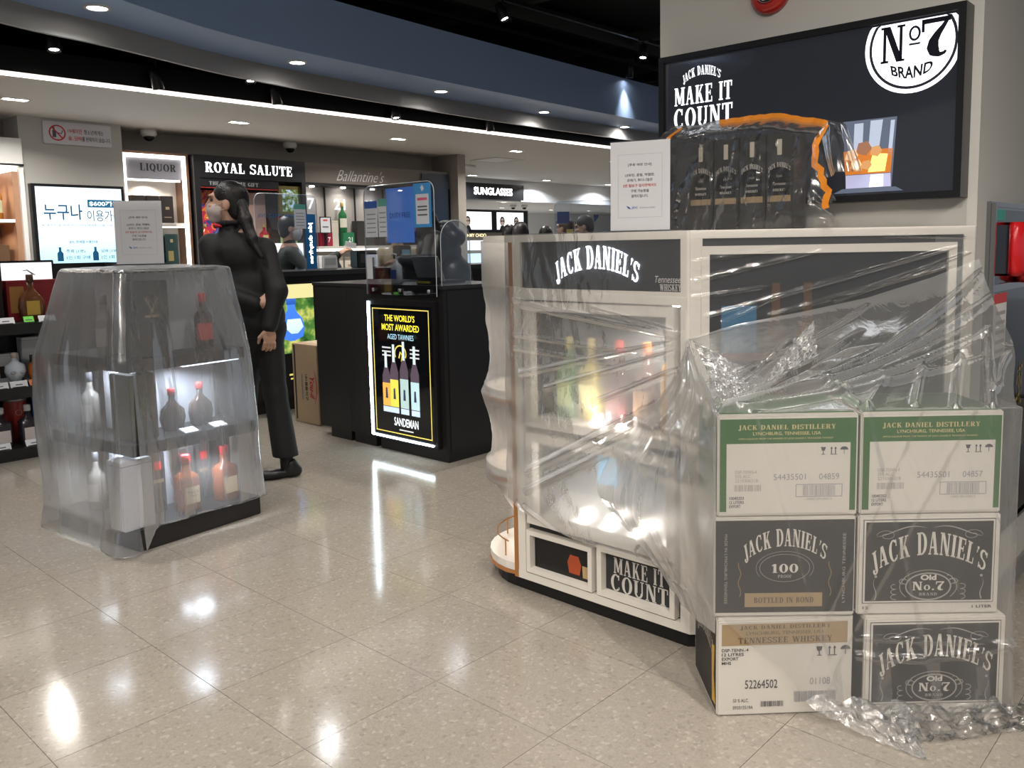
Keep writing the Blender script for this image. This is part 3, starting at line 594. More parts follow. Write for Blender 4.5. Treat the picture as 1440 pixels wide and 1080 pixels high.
# ============================================================ lit advertising panel on the pillar
M_SCREEN = mat('dark_screen', (.012, .013, .018), .07, emit=(.03, .032, .038), es=.5, coat=.5); M_FRAME = mat('black_frame', (.01, .01, .011), .3)
M_SW = glow('screen_white', (.88, .92, 1), 1.6); M_SK = mat('screen_letter_dark', (.012, .013, .02), .2)
pn = thing('advertising_lightbox', 'wide dark lit advertising panel with white round badge on the pillar', 'lightbox', (0, 0, 0), RZ_P)
MB().box(-1.885, -.785, 2.825, 2.88, 1.455, 2.035).build('housing', M_FRAME, pn); MB().frame(-1.885, -.785, 1.455, 2.035, .022, 2.80, 2.826).build('frame', M_FRAME, pn)
MB().quad(-1.863, -.807, 1.477, 2.013, 2.818).build('screen', M_SCREEN, pn)
def clampdisc(cx, cz, r, y, xm, zm, n=56, r0=None):
    vs = []
    for i in range(n):
        a = 2 * math.pi * i / n; vs.append((min(cx + r * math.cos(a), xm), y, min(cz + r * math.sin(a), zm)))
    if r0 is None: return MB().add(vs, [tuple(range(n))])
    for i in range(n):
        a = 2 * math.pi * i / n; vs.append((min(cx + r0 * math.cos(a), xm), y, min(cz + r0 * math.sin(a), zm)))
    return MB().add(vs, [(i, (i + 1) % n, n + (i + 1) % n, n + i) for i in range(n)])
clampdisc(-.945, 1.935, .148, 2.816, -.812, 2.008, r0=.135).build('badge_ring', M_SW, pn); clampdisc(-.945, 1.935, .126, 2.816, -.814, 2.008).build('badge', M_SW, pn)
txt('lettering', 'N', -1.005, 1.945, .075, .112, M_SK, pn, 2.8145, serif=True); txt('lettering', '7', -.875, 1.945, .085, .118, M_SK, pn, 2.8145, serif=True)
MB().ring(-.938, 1.968, .018, .023, .007, 2.8145).build('lettering', M_SK, pn); MB().box(-.955, -.921, 2.8142, 2.8147, 1.933, 1.939).build('underline', M_SK, pn)
txt('lettering', 'BRAND', -.945, 1.858, .125, .03, M_SK, pn, 2.8145, bold=.03, arch=-.014)
txt('lettering', "JACK DANIEL'S", -1.705, 1.952, .165, .032, M_SW, pn, 2.816, arch=.026, serif=True)
txt('lettering', 'MAKE IT', -1.70, 1.882, .245, .066, M_SW, pn, 2.816, serif=True); txt('lettering', 'COUNT', -1.70, 1.80, .25, .075, M_SW, pn, 2.816, serif=True)
# tumbler shown on the panel
gl = MB().add([(-1.148, 2.817, 1.5), (-.998, 2.817, 1.5), (-.986, 2.817, 1.72), (-1.162, 2.817, 1.72)], [(0, 1, 2, 3)]).build('tumbler_print', mat('print_glass', (.05, .06, .08), .2, emit=(.10, .12, .17), es=1), pn)
def pr(pts, m, y=2.816): MB().add([(x, y, z) for x, z in pts], [tuple(range(len(pts)))]).build('tumbler_print', m, gl)
pr([(-1.125, 1.62), (-1.095, 1.62), (-1.093, 1.71), (-1.123, 1.71)], glow('print_hi', (.5, .58, .75), .35)); pr([(-1.075, 1.63), (-1.04, 1.63), (-1.03, 1.715), (-1.07, 1.715)], glow('print_hi', (.5, .58, .75), .35)); pr([(-1.012, 1.6), (-1.0, 1.6), (-.992, 1.71), (-1.005, 1.71)], glow('print_hi', (.5, .58, .75), .35))
pr([(-1.15, 1.545), (-1.002, 1.545), (-.996, 1.622), (-1.158, 1.622)], glow('print_amber', (.42, .13, .02), 1.0)); pr([(-1.075, 1.55), (-1.02, 1.55), (-1.012, 1.605), (-1.06, 1.61)], glow('print_amber_hi', (1, .55, .16), 1.5), 2.8155)
pr([(-1.148, 1.50), (-1.0, 1.50), (-1.002, 1.543), (-1.149, 1.543)], glow('print_base', (.45, .46, .68), .55)); pr([(-1.07, 1.502), (-1.025, 1.502), (-1.025, 1.541), (-1.065, 1.541)], glow('print_base_hi', (.95, .95, 1), 1.5), 2.8155)
for cx, cz, s in ((-1.13, 1.61, .022), (-1.09, 1.63, .026), (-1.05, 1.618, .02), (-1.115, 1.578, .02), (-1.08, 1.575, .018)):
    pr([(cx - s, cz - s * .6), (cx + s * .3, cz - s), (cx + s, cz - s * .1), (cx + s * .5, cz + s * .8), (cx - s * .7, cz + s * .6)], glow('print_ice_%d' % (int(cx * 1000) % 3), ((.5, .25, .1), (.8, .5, .28), (.25, .12, .07))[int(cx * 1000) % 3], .8), 2.8152)
pr([(-1.19, 1.485), (-.96, 1.485), (-.985, 1.499), (-1.16, 1.499)], mat('print_glass', (.05, .06, .08), .2))

# alarm bell and fire cabinet on the pillar
t = thing('alarm_bell', 'red round fire alarm bell with chrome centre high on the pillar', 'alarm', tuple(Pw(-1.457, 2.88, 2.207)), RZ_P)
o = MB().lathe([(.075, 0), (.075, .02), (.06, .035), (.045, .035)], 28).build('rim', mat('alarm_red', (.45, .02, .015), .3, coat=.5), t, True); o.rotation_euler = (math.pi / 2, 0, 0)
o = MB().lathe([(.045, .03), (.04, .05), (.02, .06), (.003, .062)], 24).build('chrome_dome', mat('chrome', (.75, .75, .75), .12, 1), t, True); o.rotation_euler = (math.pi / 2, 0, 0)
M_STEEL = mat('polished_steel', (.36, .37, .38), .12, 1.0); M_STEELD = mat('steel_reflecting_dark', (.10, .105, .115), .08, 1.0)  # door steel: the dark surroundings it mirrors are put into its colour
fc = thing('fire_cabinet', 'polished steel fire hose cabinet with red lamp on the side of the pillar', 'fire cabinet', Ww(0, .045), RZ_W)
MB().box(2.99, 3.72, .70, .757, .28, 1.445).build('cabinet_body', M_STEEL, fc)
MB().box(3.01, 3.70, .692, .70, .30, 1.155).build('door', M_STEELD, fc); MB().box(3.01, 3.70, .692, .70, 1.175, 1.42).build('upper_panel', M_STEELD, fc)
MB().frame(2.995, 3.715, .285, 1.165, .012, .685, .70).build('door_frame', M_STEEL, fc); MB().frame(2.995, 3.715, 1.165, 1.44, .012, .685, .70).build('upper_frame', M_STEEL, fc)
MB().box(3.02, 3.12, .687, .692, 1.385, 1.42).build('exit_sticker', mat('teal_sticker', (.05, .33, .27), .5), fc)
rl = MB().lathe([(.05, -.09), (.062, -.07), (.066, 0), (.062, .07), (.05, .09)], 20, (3.2, .665, 1.29), sy=.5).build('red_lamp', mat('red_lens', (.62, .015, .02), .2, coat=.6), fc, True)
MB().box(3.105, 3.125, .67, .70, 1.21, 1.37).build('lamp_bracket', M_STEEL, fc); o = MB().lathe([(.028, 0), (.03, .03), (.02, .05)], 16).build('push_button', mat('red_lens', (.42, .012, .015), .15), fc, True); o.location = (3.33, .69, 1.2); o.rotation_euler = (math.pi / 2, 0, 0)
MB().bbox(3.275, 3.7, .66, .69, 1.26, 1.34, .008).build('red_grip', mat('red_lens', (.42, .012, .015), .15), fc)
st = MB().box(3.02, 3.19, .689, .692, .93, 1.145).build('instruction_sticker', mat('sticker_white', (.72, .70, .68), .5), fc)
MB().box(3.02, 3.19, .6885, .689, 1.112, 1.145).build('sticker_header', mat('sticker_red', (.55, .05, .05), .5), st)
for k in range(5): MB().box(3.06, 3.175, .6885, .689, .945 + .032 * k, .957 + .032 * k).build('sticker_line', mat('sticker_grey', (.35, .34, .34), .5), st)
txt('lettering', '소화전', 3.42, .80, .09, .16, mat('gold_letter', (.55, .38, .06), .35, .5), fc, .690)
MB().box(3.55, 3.57, .64, .69, .55, .72).build('door_handle', M_STEEL, fc)
# ============================================================ stacked cartons before the counter
M_CART = mat('white_carton', (.54, .51, .465), .6, noise=.05, nscale=9); M_CEDGE = mat('carton_edge', (.60, .575, .53), .65)
M_GREEN = mat('carton_green', (.035, .105, .03), .55); M_CBLACK = mat('carton_black', (.020, .018, .017), .5); M_GOLD = mat('carton_gold', (.52, .44, .22), .5); M_INK = mat('carton_ink', (.06, .06, .07), .6); M_INK2 = mat('carton_ink_light', (.25, .25, .27), .6)
M_CW = mat('carton_cream_ink', (.56, .53, .48), .55); M_CG = mat('carton_grey_ink', (.30, .28, .26), .55); M_TAN = mat('carton_tan', (.30, .215, .12), .55)
CH = .288
def carton(label, x, y, z, rz, w=.385, d=.29, face='g', num='04859', h=CH):
    t = thing('carton', label, 'box', (x + w / 2, y, z), rz, 'cartons stacked before the counter'); X0, X1 = -w / 2, w / 2
    MB().bbox(X0, X1, 0, d, .001, h - .001, .004).build('body', M_CART, t)
    MB().box(X0 + .004, X1 - .004, -.0008, .0, h - .013, h - .011).build('flap_seam', M_CEDGE, t)
    yf = -.0012; y2 = -.0018
    def prt(x0, x1, z0, z1, m, yy=yf, n='printed_panel', par=t): return MB().box(x0, x1, yy, yy + .0006, z0, z1).build(n, m, par)
    def side(m): return MB().box(X0 - .0012, X0 - .0004, .012, d - .012, .012, h - .012).build('side_panel', m, t)
    def icons(cx, cz, s=.022):
        k = MB(); y = y2 - .0004
        k.add([(cx - s * 1.9, y, cz + s * .5), (cx - s * 1.2, y, cz + s * .5), (cx - s * 1.35, y, cz), (cx - s * 1.75, y, cz)], [(0, 3, 2, 1)]); k.box(cx - s * 1.6, cx - s * 1.5, y, y + .0003, cz - s * .5, cz); k.box(cx - s * 1.8, cx - s * 1.3, y, y + .0003, cz - s * .56, cz - s * .48)
        for q in (-.5, .05): k.box(cx + s * q, cx + s * (q + .12), y, y + .0003, cz - s * .45, cz + s * .45); k.add([(cx + s * (q - .12), y, cz + s * .25), (cx + s * (q + .24), y, cz + s * .25), (cx + s * (q + .06), y, cz + s * .55)], [(0, 1, 2)])
        k.box(cx - s * .6, cx + s * .35, y, y + .0003, cz - s * .56, cz - s * .48)
        k.add([(cx + s * .75 + s * .55 * (1 + math.cos(math.radians(a))), y, cz + s * .1 + s * .45 * math.sin(math.radians(a))) for a in range(0, 181, 20)], [tuple(range(10))]); k.box(cx + s * 1.26, cx + s * 1.33, y, y + .0003, cz - s * .5, cz + s * .1)
        k.build('handling_icons', M_INK, t)
    def barcode(x0, x1, z0, z1, m=M_INK2, frame=False, seed=1):
        r = random.Random(seed); k = MB(); x = x0
        while x < x1 - .001:
            ww = r.choice((.0008, .0012, .002)); k.box(x, min(x + ww, x1), y2 - .0003, y2, z0, z1); x += ww + r.choice((.001, .0015, .002))
        if frame: k.frame(x0 - .02, x1 + .02, z0 - .003, z1 + .003, .0018, y2 - .0003, y2)
        k.build('barcode', m, t)
    if face == 'g':
        prt(X0 + .006, X1 - .006, .016, h - .014, M_GREEN); side(M_GREEN); MB().box(X0 + .008, X1 - .008, .01, d - .01, h - .0012, h - .0004).build('top_panel', M_GREEN, t); prt(X0 + .024, X1 - .022, .010, h - .082, M_CART, y2)
        txt('lettering', 'JACK DANIEL DISTILLERY', -.004, h - .038, .265, .016, M_GOLD, t, y2, serif=True); txt('lettering', 'LYNCHBURG, TENNESSEE, USA', -.004, h - .055, .185, .0105, M_GOLD, t, y2, bold=.01)
        txt('lettering', "APPLE LIQUEUR FROM THE MAKERS OF JACK DANIEL'S TENNESSEE WHISKEY", -.006, h - .069, .26, .006, M_GOLD, t, y2)
        y3 = y2 - .0006
        txt('lettering', '54435501', .005, .112, .088, .017, M_INK2, t, y3); txt('lettering', num, .113, .112, .055, .017, M_INK2, t, y3)
        for k, s in enumerate(('DSP-TENN-4', '35% ALC.', '221030621B')): txt('lettering', s, X0 + .047, .127 - .012 * k, (.06, .045, .064)[k], .009, M_CG, t, y3, align='l')
        for k, s in enumerate(('10045353', '12 LITERS', 'EXPORT')): txt('lettering', s, X0 + .032, .054 - .0115 * k, (.04, .04, .031)[k], .0085, M_INK, t, y3, bold=.015, align='l')
        barcode(X0 + .045, X0 + .12, .073, .091, M_CG, seed=3); barcode(X1 - .15, X1 - .062, .058, .088, M_INK2, True, 5); txt('lettering', '10082184100012', X1 - .106, .049, .07, .006, M_CG, t, y3); icons(X1 - .065, h - .104, .02)
    elif face in ('b', 'p'):
        if face == 'b':
            prt(X0 + .014, X1 - .014, .034, h - .014, M_INK); prt(X0 + .016, X1 - .016, .036, h - .016, M_CART, y2); prt(X0 + .021, X1 - .021, .041, h - .021, M_CBLACK, y2 - .0004)
        else: prt(X0 + .004, X1 - .004, .014, h - .010, M_CBLACK)
        side(M_CBLACK); y3 = y2 - .0012
        if face == 'b':
            txt('lettering', "JACK DANIEL'S", 0, .172, .325, .062, M_CW, t, y3, arch=.056, serif=True)
            k = MB()
            for rx, rz, w in ((.08, .048, .002), (.064, .040, .003), (.061, .037, .001)): k.ring(0, .082, rx, rz, w, y3, 48, 0 if rx < .07 else -40, 360 if rx < .07 else 220)
            for s in (-1, 1):
                k.ribbon([(s * (.002 + .16 * u), .248 + .008 * math.sin(u * 5.5) - .018 * u * u) for u in np.linspace(.05, .9, 22)], [.0006 + .0026 * math.sin(math.pi * u) for u in np.linspace(0, 1, 22)], y3)
                k.ribbon([(s * (.118 + (.028 - .0025 * a) * math.cos(a)), .229 + (.016 - .0015 * a) * math.sin(a) - .0) for a in np.linspace(0, 8, 40)], .0013, y3)
                for q in range(6): k.ring(s * (.092 - .0075 * q * (q > 2)), .052 + .015 * q - .004 * q * (q > 3), .012, .008, .0018, y3, 14, 90 if s < 0 else -90, 290 if s < 0 else 110)
                k.ribbon([(s * (.148 - .004 * math.sin(6 * u)), .045 + .06 * u) for u in np.linspace(0, 1, 14)], [.0005 + .003 * (1 - u) for u in np.linspace(0, 1, 14)], y3); k.disc(s * .146, .112, .004, y3, 10)
            k.build('ornament', M_CG, t)['kind'] = 'stuff'
            txt('lettering', 'Old', 0, .108, .044, .016, M_CW, t, y3 - .0003, bold=.04); txt('lettering', 'No.7', 0, .083, .088, .026, M_CW, t, y3 - .0003, serif=True) ; txt('lettering', 'BRAND', 0, .060, .05, .008, M_CG, t, y3 - .0003, serif=True)
            txt('lettering', '12', X0 + .024, .022, .016, .008, M_INK, t, y2, bold=.02); txt('lettering', '1 LITER', X1 - .045, .022, .055, .008, M_INK, t, y2, serif=False, bold=.02)
        else:
            txt('lettering', "JACK DANIEL'S", 0, .202, .235, .048, M_CW, t, y3, arch=.046, serif=True)
            MB().ring(0, .142, .07, .04, .0012, y3, 40).ring(0, .142, .08, .048, .001, y3, 40, -30, 210).build('ornament', M_CG, t)['kind'] = 'stuff'
            txt('lettering', '100', 0, .141, .074, .026, M_CW, t, y3 - .0003, serif=True); txt('lettering', 'PROOF', 0, .118, .038, .009, M_CG, t, y3 - .0003, serif=True)
            prt(-.11, .105, .030, .070, M_TAN, y2 - .0006); txt('lettering', 'BOTTLED-IN-BOND', -.002, .05, .165, .016, mat('brown_ink', (.10, .07, .04), .6), t, y3 - .0006, serif=True)
            for s, b in ((-1, 'MADE IN LYNCHBURG TENNESSEE'), (1, 'LYNCHBURG TENNESSEE')):
                txt('lettering', b, 0, 0, .2, .008, M_CG, t, y3, place=(lambda p, s=s: (s * .163 + p[2] * (1 if s < 0 else -1), p[1], .14 - p[0] * (1 if s < 0 else -1))))
            for s in (-1, 1): MB().ribbon([(s * .125 + .004 * math.sin(q * 1.3), .06 + .011 * q) for q in range(10)], .0022, y3).build('ornament', mat('gold_dark', (.2, .15, .07), .5), t)
    else:
        sp = side(M_CBLACK); y3 = y2 - .0002
        prt(X0 + .014, X1 - .016, h - .08, h - .018, M_TAN); br = mat('brown_ink', (.10, .07, .04), .6)
        txt('lettering', 'JACK DANIEL DISTILLERY', 0, h - .029, .255, .013, br, t, y2, serif=True); txt('lettering', 'LYNCHBURG, TENNESSEE, USA', 0, h - .046, .22, .0105, br, t, y2); txt('lettering', 'TENNESSEE WHISKEY', 0, h - .066, .265, .017, br, t, y2, serif=True)
        for k, s in enumerate(('DSP-TENN.-4', '12 LITRES', 'EXPORT', 'MHS')): txt('lettering', s, X0 + .014, h - .093 - .0125 * k, (.075, .062, .047, .026)[k], .009, M_INK, t, y2, bold=.012, align='l')
        txt('lettering', '52264502', X0 + .126, .093, .092, .025, M_INK, t, y2); txt('lettering', '01108', X1 - .092, .097, .058, .02, M_INK2, t, y2); txt('lettering', '50 % ALC.', X0 + .046, .046, .045, .01, M_INK, t, y2, align='l'); txt('lettering', '093015519A', X0 + .046, .025, .057, .01, M_INK, t, y2, align='l')
        barcode(X0 + .125, X0 + .19, .026, .042, M_INK, seed=8); barcode(X1 - .165, X1 - .045, .037, .068, M_INK2, seed=11); icons(X1 - .055, h - .102, .026)
        MB().add([(X0 - .0016, .01, .03), (X0 - .0016, .05, .025), (X0 - .0016, .055, .19), (X0 - .0016, .02, .2), (X0 - .0016, .03, .11)], [(0, 1, 2, 3, 4)]).build('yellow_tape', mat('yellow_tape', (.75, .42, .03), .35), sp)
        txt('lettering', "JACK DANIEL'S", 0, 0, .2, .05, M_CW, sp, 0, serif=True, arch=.03, place=lambda p: (X0 - .0018, .14 - p[0], .19 + p[2]))
    return t
carton('white carton with tan band and yellow tape at the bottom of the stack', .462, 2.262, 0, math.radians(2), .385, .285, 'w')
carton('black carton with 100 and a tan strip, between a green and a white carton', .455, 2.262, CH, math.radians(-.5), .39, .285, 'p')
carton('green-topped carton numbered 04859 on the black carton with 100', .463, 2.262, 2 * CH, 0, .384, .285, 'g', '04859')
carton('black-faced carton with white border standing on the floor', .872, 2.248, 0, math.radians(.6), .393, .285, 'b')
carton('black-faced carton with white border under a green carton', .853, 2.262, CH, math.radians(-.4), .392, .285, 'b')
carton('green-topped carton numbered 04857 on a black-faced carton', .854, 2.262, 2 * CH, 0, .388, .285, 'g', '04857')
# ============================================================ clear plastic sheeting
def film_material(name, body=.30, gloss=.05, bscale=18, bump=.25, rough=.14, blur=.38, tint=(1, 1, 1), milk=.42, fres=.5):
    m = bpy.data.materials.new(name); m.use_nodes = True; nt = m.node_tree; nt.nodes.remove(nt.nodes['Principled BSDF']); N = nt.nodes.new; K = nt.links.new
    tc = N('ShaderNodeTexCoord'); mp = N('ShaderNodeMapping'); mp.inputs['Scale'].default_value = (1, 1, .45); K(tc.outputs['Object'], mp.inputs[0])
    n1 = N('ShaderNodeTexNoise'); n1.inputs['Scale'].default_value = bscale; n1.inputs['Detail'].default_value = 3; n1.inputs['Distortion'].default_value = 1.2; K(mp.outputs[0], n1.inputs[0])
    bp = N('ShaderNodeBump'); bp.inputs['Strength'].default_value = bump; bp.inputs['Distance'].default_value = .012; K(n1.outputs['Fac'], bp.inputs['Height'])
    tr = N('ShaderNodeBsdfTransparent'); tr.inputs[0].default_value = (.96 * tint[0], .96 * tint[1], .96 * tint[2], 1)
    rf = N('ShaderNodeBsdfRefraction'); rf.inputs['IOR'].default_value = 1.11; rf.inputs['Roughness'].default_value = blur; rf.inputs[0].default_value = (.97, .97, .97, 1)
    df = N('ShaderNodeBsdfDiffuse'); df.inputs[0].default_value = (.85 * tint[0], .86 * tint[1], .87 * tint[2], 1); tl = N('ShaderNodeBsdfTranslucent'); tl.inputs[0].default_value = (.9, .9, .9, 1)
    gl = N('ShaderNodeBsdfGlossy'); gl.inputs['Roughness'].default_value = rough; K(bp.outputs[0], gl.inputs['Normal'])
    m1 = N('ShaderNodeMixShader'); m1.inputs[0].default_value = .5; K(df.outputs[0], m1.inputs[1]); K(tl.outputs[0], m1.inputs[2])
    m2 = N('ShaderNodeMixShader'); m2.inputs[0].default_value = milk; K(rf.outputs[0], m2.inputs[1]); K(m1.outputs[0], m2.inputs[2])
    lw = N('ShaderNodeLayerWeight'); lw.inputs[0].default_value = .35; K(bp.outputs[0], lw.inputs['Normal'])
    a = N('ShaderNodeMath'); a.operation = 'MULTIPLY_ADD'; a.inputs[1].default_value = .45; a.inputs[2].default_value = body; a.use_clamp = True; K(lw.outputs['Facing'], a.inputs[0])
    m3 = N('ShaderNodeMixShader'); K(a.outputs[0], m3.inputs[0]); K(tr.outputs[0], m3.inputs[1]); K(m2.outputs[0], m3.inputs[2])
    b = N('ShaderNodeMath'); b.operation = 'MULTIPLY_ADD'; b.inputs[1].default_value = fres; b.inputs[2].default_value = gloss; b.use_clamp = True; K(lw.outputs['Fresnel'], b.inputs[0])
    m4 = N('ShaderNodeMixShader'); K(b.outputs[0], m4.inputs[0]); K(m3.outputs[0], m4.inputs[1]); K(gl.outputs[0], m4.inputs[2]); K(m4.outputs[0], nt.nodes['Material Output'].inputs[0]); return m
M_FILM = film_material('clear_film', .34, .02, bump=.15, blur=.6, milk=.66, fres=.42); M_FILM_C = film_material('clear_film_taut', .12, .05, bump=.22); M_FLAP = film_material('crumpled_film', .42, .2, 26, .45, .22, milk=.85); M_FILM_K = film_material('cloudy_film', .225, .045, 9, .15, .2, .5, (.97, .99, 1.03), .62)
_rs = np.random.RandomState(3); _WV = [(_rs.uniform(-1, 1, 2), _rs.uniform(0, 6.28), s) for s in (6, 9, 14, 21, 33, 50) for _ in range(3)]
def wav(x, y, lo=0, hi=18): return sum(math.sin((d[0] * x + d[1] * y) * s + p) / s for d, p, s in _WV[lo:hi]) * 2.2
def segd(px, py, x0, y0, x1, y1):
    dx, dy = x1 - x0, y1 - y0; L2 = dx * dx + dy * dy; t = ((px - x0) * dx + (py - y0) * dy) / L2; t = min(1, max(0, t)); return math.hypot(px - x0 - t * dx, py - y0 - t * dy), t
def ridges(px, py, segs):
    o = 0.0
    for x0, y0, x1, y1, h, s in segs:
        if min(x0, x1) - 3 * s < px < max(x0, x1) + 3 * s and min(y0, y1) - 3 * s < py < max(y0, y1) + 3 * s:
            d, t = segd(px, py, x0, y0, x1, y1); o += h * math.exp(-(d / s) ** 2) * min(1, 6 * (1 - t) + .15)
    return o
def sheet(name, fn, nu, nv, m, parent, keep=None):
    vs = []; fs = []
    for j in range(nv + 1):
        for i in range(nu + 1): vs.append(tuple(fn(i / nu, j / nv)))
    for j in range(nv):
        for i in range(nu):
            if keep is None or keep((i + .5) / nu, (j + .5) / nv): k = j * (nu + 1) + i; fs.append((k, k + 1, k + nu + 2, k + nu + 1))
    me = bpy.data.meshes.new(name); me.from_pydata(vs, [], fs); me.update(); return link(name, me, m, parent, True)
def sm(a, b, x): t = min(1, max(0, (x - a) / (b - a))); return t * t * (3 - 2 * t)
fj = thing('plastic_sheet', 'clear plastic sheet draped over the pillar counter and the stacked cartons', 'plastic sheet', (0, 0, 0), 0)
KX, KZ = .447, 1.03                                      # where the sheet is gathered at the counter corner
def zbot(x): return np.interp(x, [-2.2, -2.1, -1.95, -1.8, -1.47, -1.3], [.38, .33, .29, .275, .25, .25])
SEG1 = [(-2.13, 1.11, -1.44, 1.03, .012, .006), (-1.97, 1.10, -1.44, 1.04, .012, .006), (-1.8, 1.11, -1.43, 1.045, .012, .006), (-2.13, .86, -1.45, 1.02, .018, .007), (-2.0, .82, -1.45, .99, .015, .007), (-2.06, .87, -1.86, .92, .008, .006),
        (-1.78, .79, -1.43, .94, .015, .007), (-1.75, .66, -1.42, .86, .018, .009), (-2.08, .50, -1.45, .84, .03, .014), (-2.1, .42, -1.5, .75, .02, .012), (-2.17, .95, -1.7, .93, .006, .005), (-2.17, 1.0, -1.5, .97, .005, .005),
        (-2.16, .36, -1.9, .19, .014, .007), (-2.12, .36, -1.6, .17, .012, .006), (-2.1, .3, -1.5, .14, .012, .006), (-2.17, 1.13, -1.9, 1.08, .01, .006), (-1.62, .5, -1.45, .66, .012, .007), (-1.6, .3, -1.42, .55, .012, .008)]
def f_side(u, v):
    # v 0 top .. 1 bottom;  u 0 left .. 1 gathered edge
    s0 = min(1, u / .62); zt = 1.372; z = zt + (zbot(-2.19 + .77 * u) - zt) * v
    k = sm(1.03, .45, z); xl = -1.421 - .36 * k * (.12 + .88 * sm(.2, .5, z))
    x = -2.212 + (xl + 2.212) * s0; y = 2.266 - .012 * sm(1.15, .7, z) - .02 * sm(1.1, .5, z) * math.sin(math.pi * s0)
    y -= ridges(x, z, SEG1) + .004 * wav(x * 2.2, z * 4.5) * sm(1.2, .9, z) + .0012 * wav(x * 5, z * 5)
    y = min(y, 2.2685); p = Pw(x, y, z)
    if u > .62:
        q = (u - .62) / .38; w = sm(.8685, 1.03, z); e = Vector((.455 + (KX - .455) * w, 2.243 + (2.628 - 2.243) * w, z))
        p = p.lerp(e, q) + Vector((-.03 * math.sin(math.pi * q) * k, 0, 0)) + Vector((.003, .003, 0)) * wav(q * 4 + z, z * 2) * math.sin(math.pi * q)
        p.x -= .007 * sum(math.exp(-((q * .5 + .25 * (z - .9) - c) / .022) ** 2) for c in (-.1, .02, .13, .24, .33)) * math.sin(math.pi * q)
    return p
VS = .19
sheet('sign_film', lambda u, v: f_side(u * .62, v * VS), 90, 40, film_material('sign_film', .10, .04, bump=.12), fj)
sheet('side_film', lambda u, v: f_side(u, VS + (1 - VS) * v), 210, 200, M_FILM, fj, keep=lambda u, v: not (u > .63 and (1.372 + (zbot(-2.19 + .77 * u) - 1.372) * (VS + (1 - VS) * v)) > 1.03))
def f_end(u, v):
    z = 1.35 + (.24 - 1.35) * v; R = float(np.interp(z, [.24, .34, .435, .52, .62, .745, .83, .95, 1.175, 1.35], [.15, .22, .284, .255, .25, .288, .252, .248, .277, .276]))
    a = math.radians(270 - 160 * u); R += .01 * wav(u * 3.2, z * 2.5) * sm(1.2, 1.0, z) + .004 * wav(u * 8, z * 7)
    if z > 1.165 or abs(z - .752) < .04 or abs(z - .442) < .04: R = max(R, .279)
    return Pw(ECX + .018 * (1 - u) ** 4 + R * math.cos(a), ECY + R * math.sin(a) - .004, z)
sheet('end_film', f_end, 60, 150, M_FILM, fj)
def zanch(X): return float(np.interp(X, [.44, .6, .8, 1.0, 1.2, 1.36], [1.03, 1.075, 1.11, 1.15, 1.21, 1.27]))
SEG2 = [(.46, 1.21, .86, 1.30, .008, .005), (.46, 1.27, .75, 1.31, .006, .004), (.5, 1.10, 1.3, 1.31, .008, .005), (.7, 1.10, 1.28, 1.25, .008, .005), (.9, 1.14, 1.33, 1.29, .008, .005), (.46, 1.16, .7, 1.19, .006, .004), (.55, 1.08, .75, 1.17, .006, .004), (1.05, 1.34, 1.33, 1.33, .005, .004)]
def f_up(u, v):
    X = .45 + .89 * u; z = 1.365 + (zanch(X) - 1.365) * v; Y = 2.6365 - ridges(X, z, SEG2) - .0015 * wav(X * 4, z * 6); return (X, Y, z)
sheet('front_film', f_up, 200, 70, M_FILM_C, fj)
SEG3 = [(.47, .5, 1.36, .02, .03, .012), (.48, .49, 1.36, .10, .025, .010), (.5, .5, 1.33, .2, .022, .009), (.52, .5, 1.1, .33, .018, .009), (.47, .46, .95, .12, .02, .009), (.6, .48, 1.25, .3, .018, .008), (.86, .5, .78, .34, .02, .014), (.86, .5, .95, .36, .02, .014), (.47, .42, .75, .1, .016, .008),
        (1.2, .5, 1.3, .2, .02, .011), (1.1, .5, 1.2, .26, .018, .011), (1.0, .48, 1.08, .3, .016, .010), (.46, .3, 1.0, .02, .014, .007), (1.23, .44, 1.34, .3, .02, .01)]
def zlow(X): return float(np.interp(X, [.44, .47, .55, .64, .72, .78, 1.35], [.30, .30, .22, .155, .03, .006, .006]))
def f_drape(u, v):
    X = .447 + .90 * u; za = zanch(X)
    if v < .42:
        t = v / .42; tt = t * .5; Y = 2.63 + (2.247 - 2.63) * t; z = za + (.8735 - za) * (t ** .8) + .02 * math.sin(math.pi * t) * 0
        XX = X + (min(X, 1.262) - X) * sm(.5, 1, t) * .9
        up_ = ridges(X, tt, SEG3) + (.006 * wav(X * 2, tt * 4) + .0012 * wav(X * 6, tt * 9)) * math.sin(math.pi * min(1, t * 1.02)) ; return (XX, Y - .4 * abs(up_), z + abs(up_) * .7)
    t = (v - .42) / .58; zl = zlow(X); z = .8735 + (zl - .8735) * t; XX = X; Y = 2.241
    if X > 1.262: Y = 2.241 + (X - 1.262) * 1.7; XX = 1.262 + .018 + (X - 1.262) * .15
    f = .0028 * wav(X * 5, z * 1.6) + .002 * wav(X * 12 + z * 6, z * 3) + .03 * sm(.25, .0, z) * abs(math.sin(X * 23 + 2 * z))
    f += .006 * math.exp(-((X - .855 - .25 * (.87 - z)) / .014) ** 2) + .006 * math.exp(-((X - .55 - .3 * (.87 - z)) / .012) ** 2) + .005 * math.exp(-((X - 1.14 + .5 * (.87 - z)) / .012) ** 2) + .005 * math.exp(-((X - 1.0 + .42 * (.87 - z)) / .011) ** 2)
    f += .014 * math.exp(-((z - .17 - .12 * (X - 1.05) ** 2 * 4 - .05 * (X - .9)) / .01) ** 2) * (X > .84) + .010 * math.exp(-((z - .235 + .06 * (X - .9)) / .008) ** 2) * (X > .84)
    return (XX, Y - .003 - max(f, -.002), z)
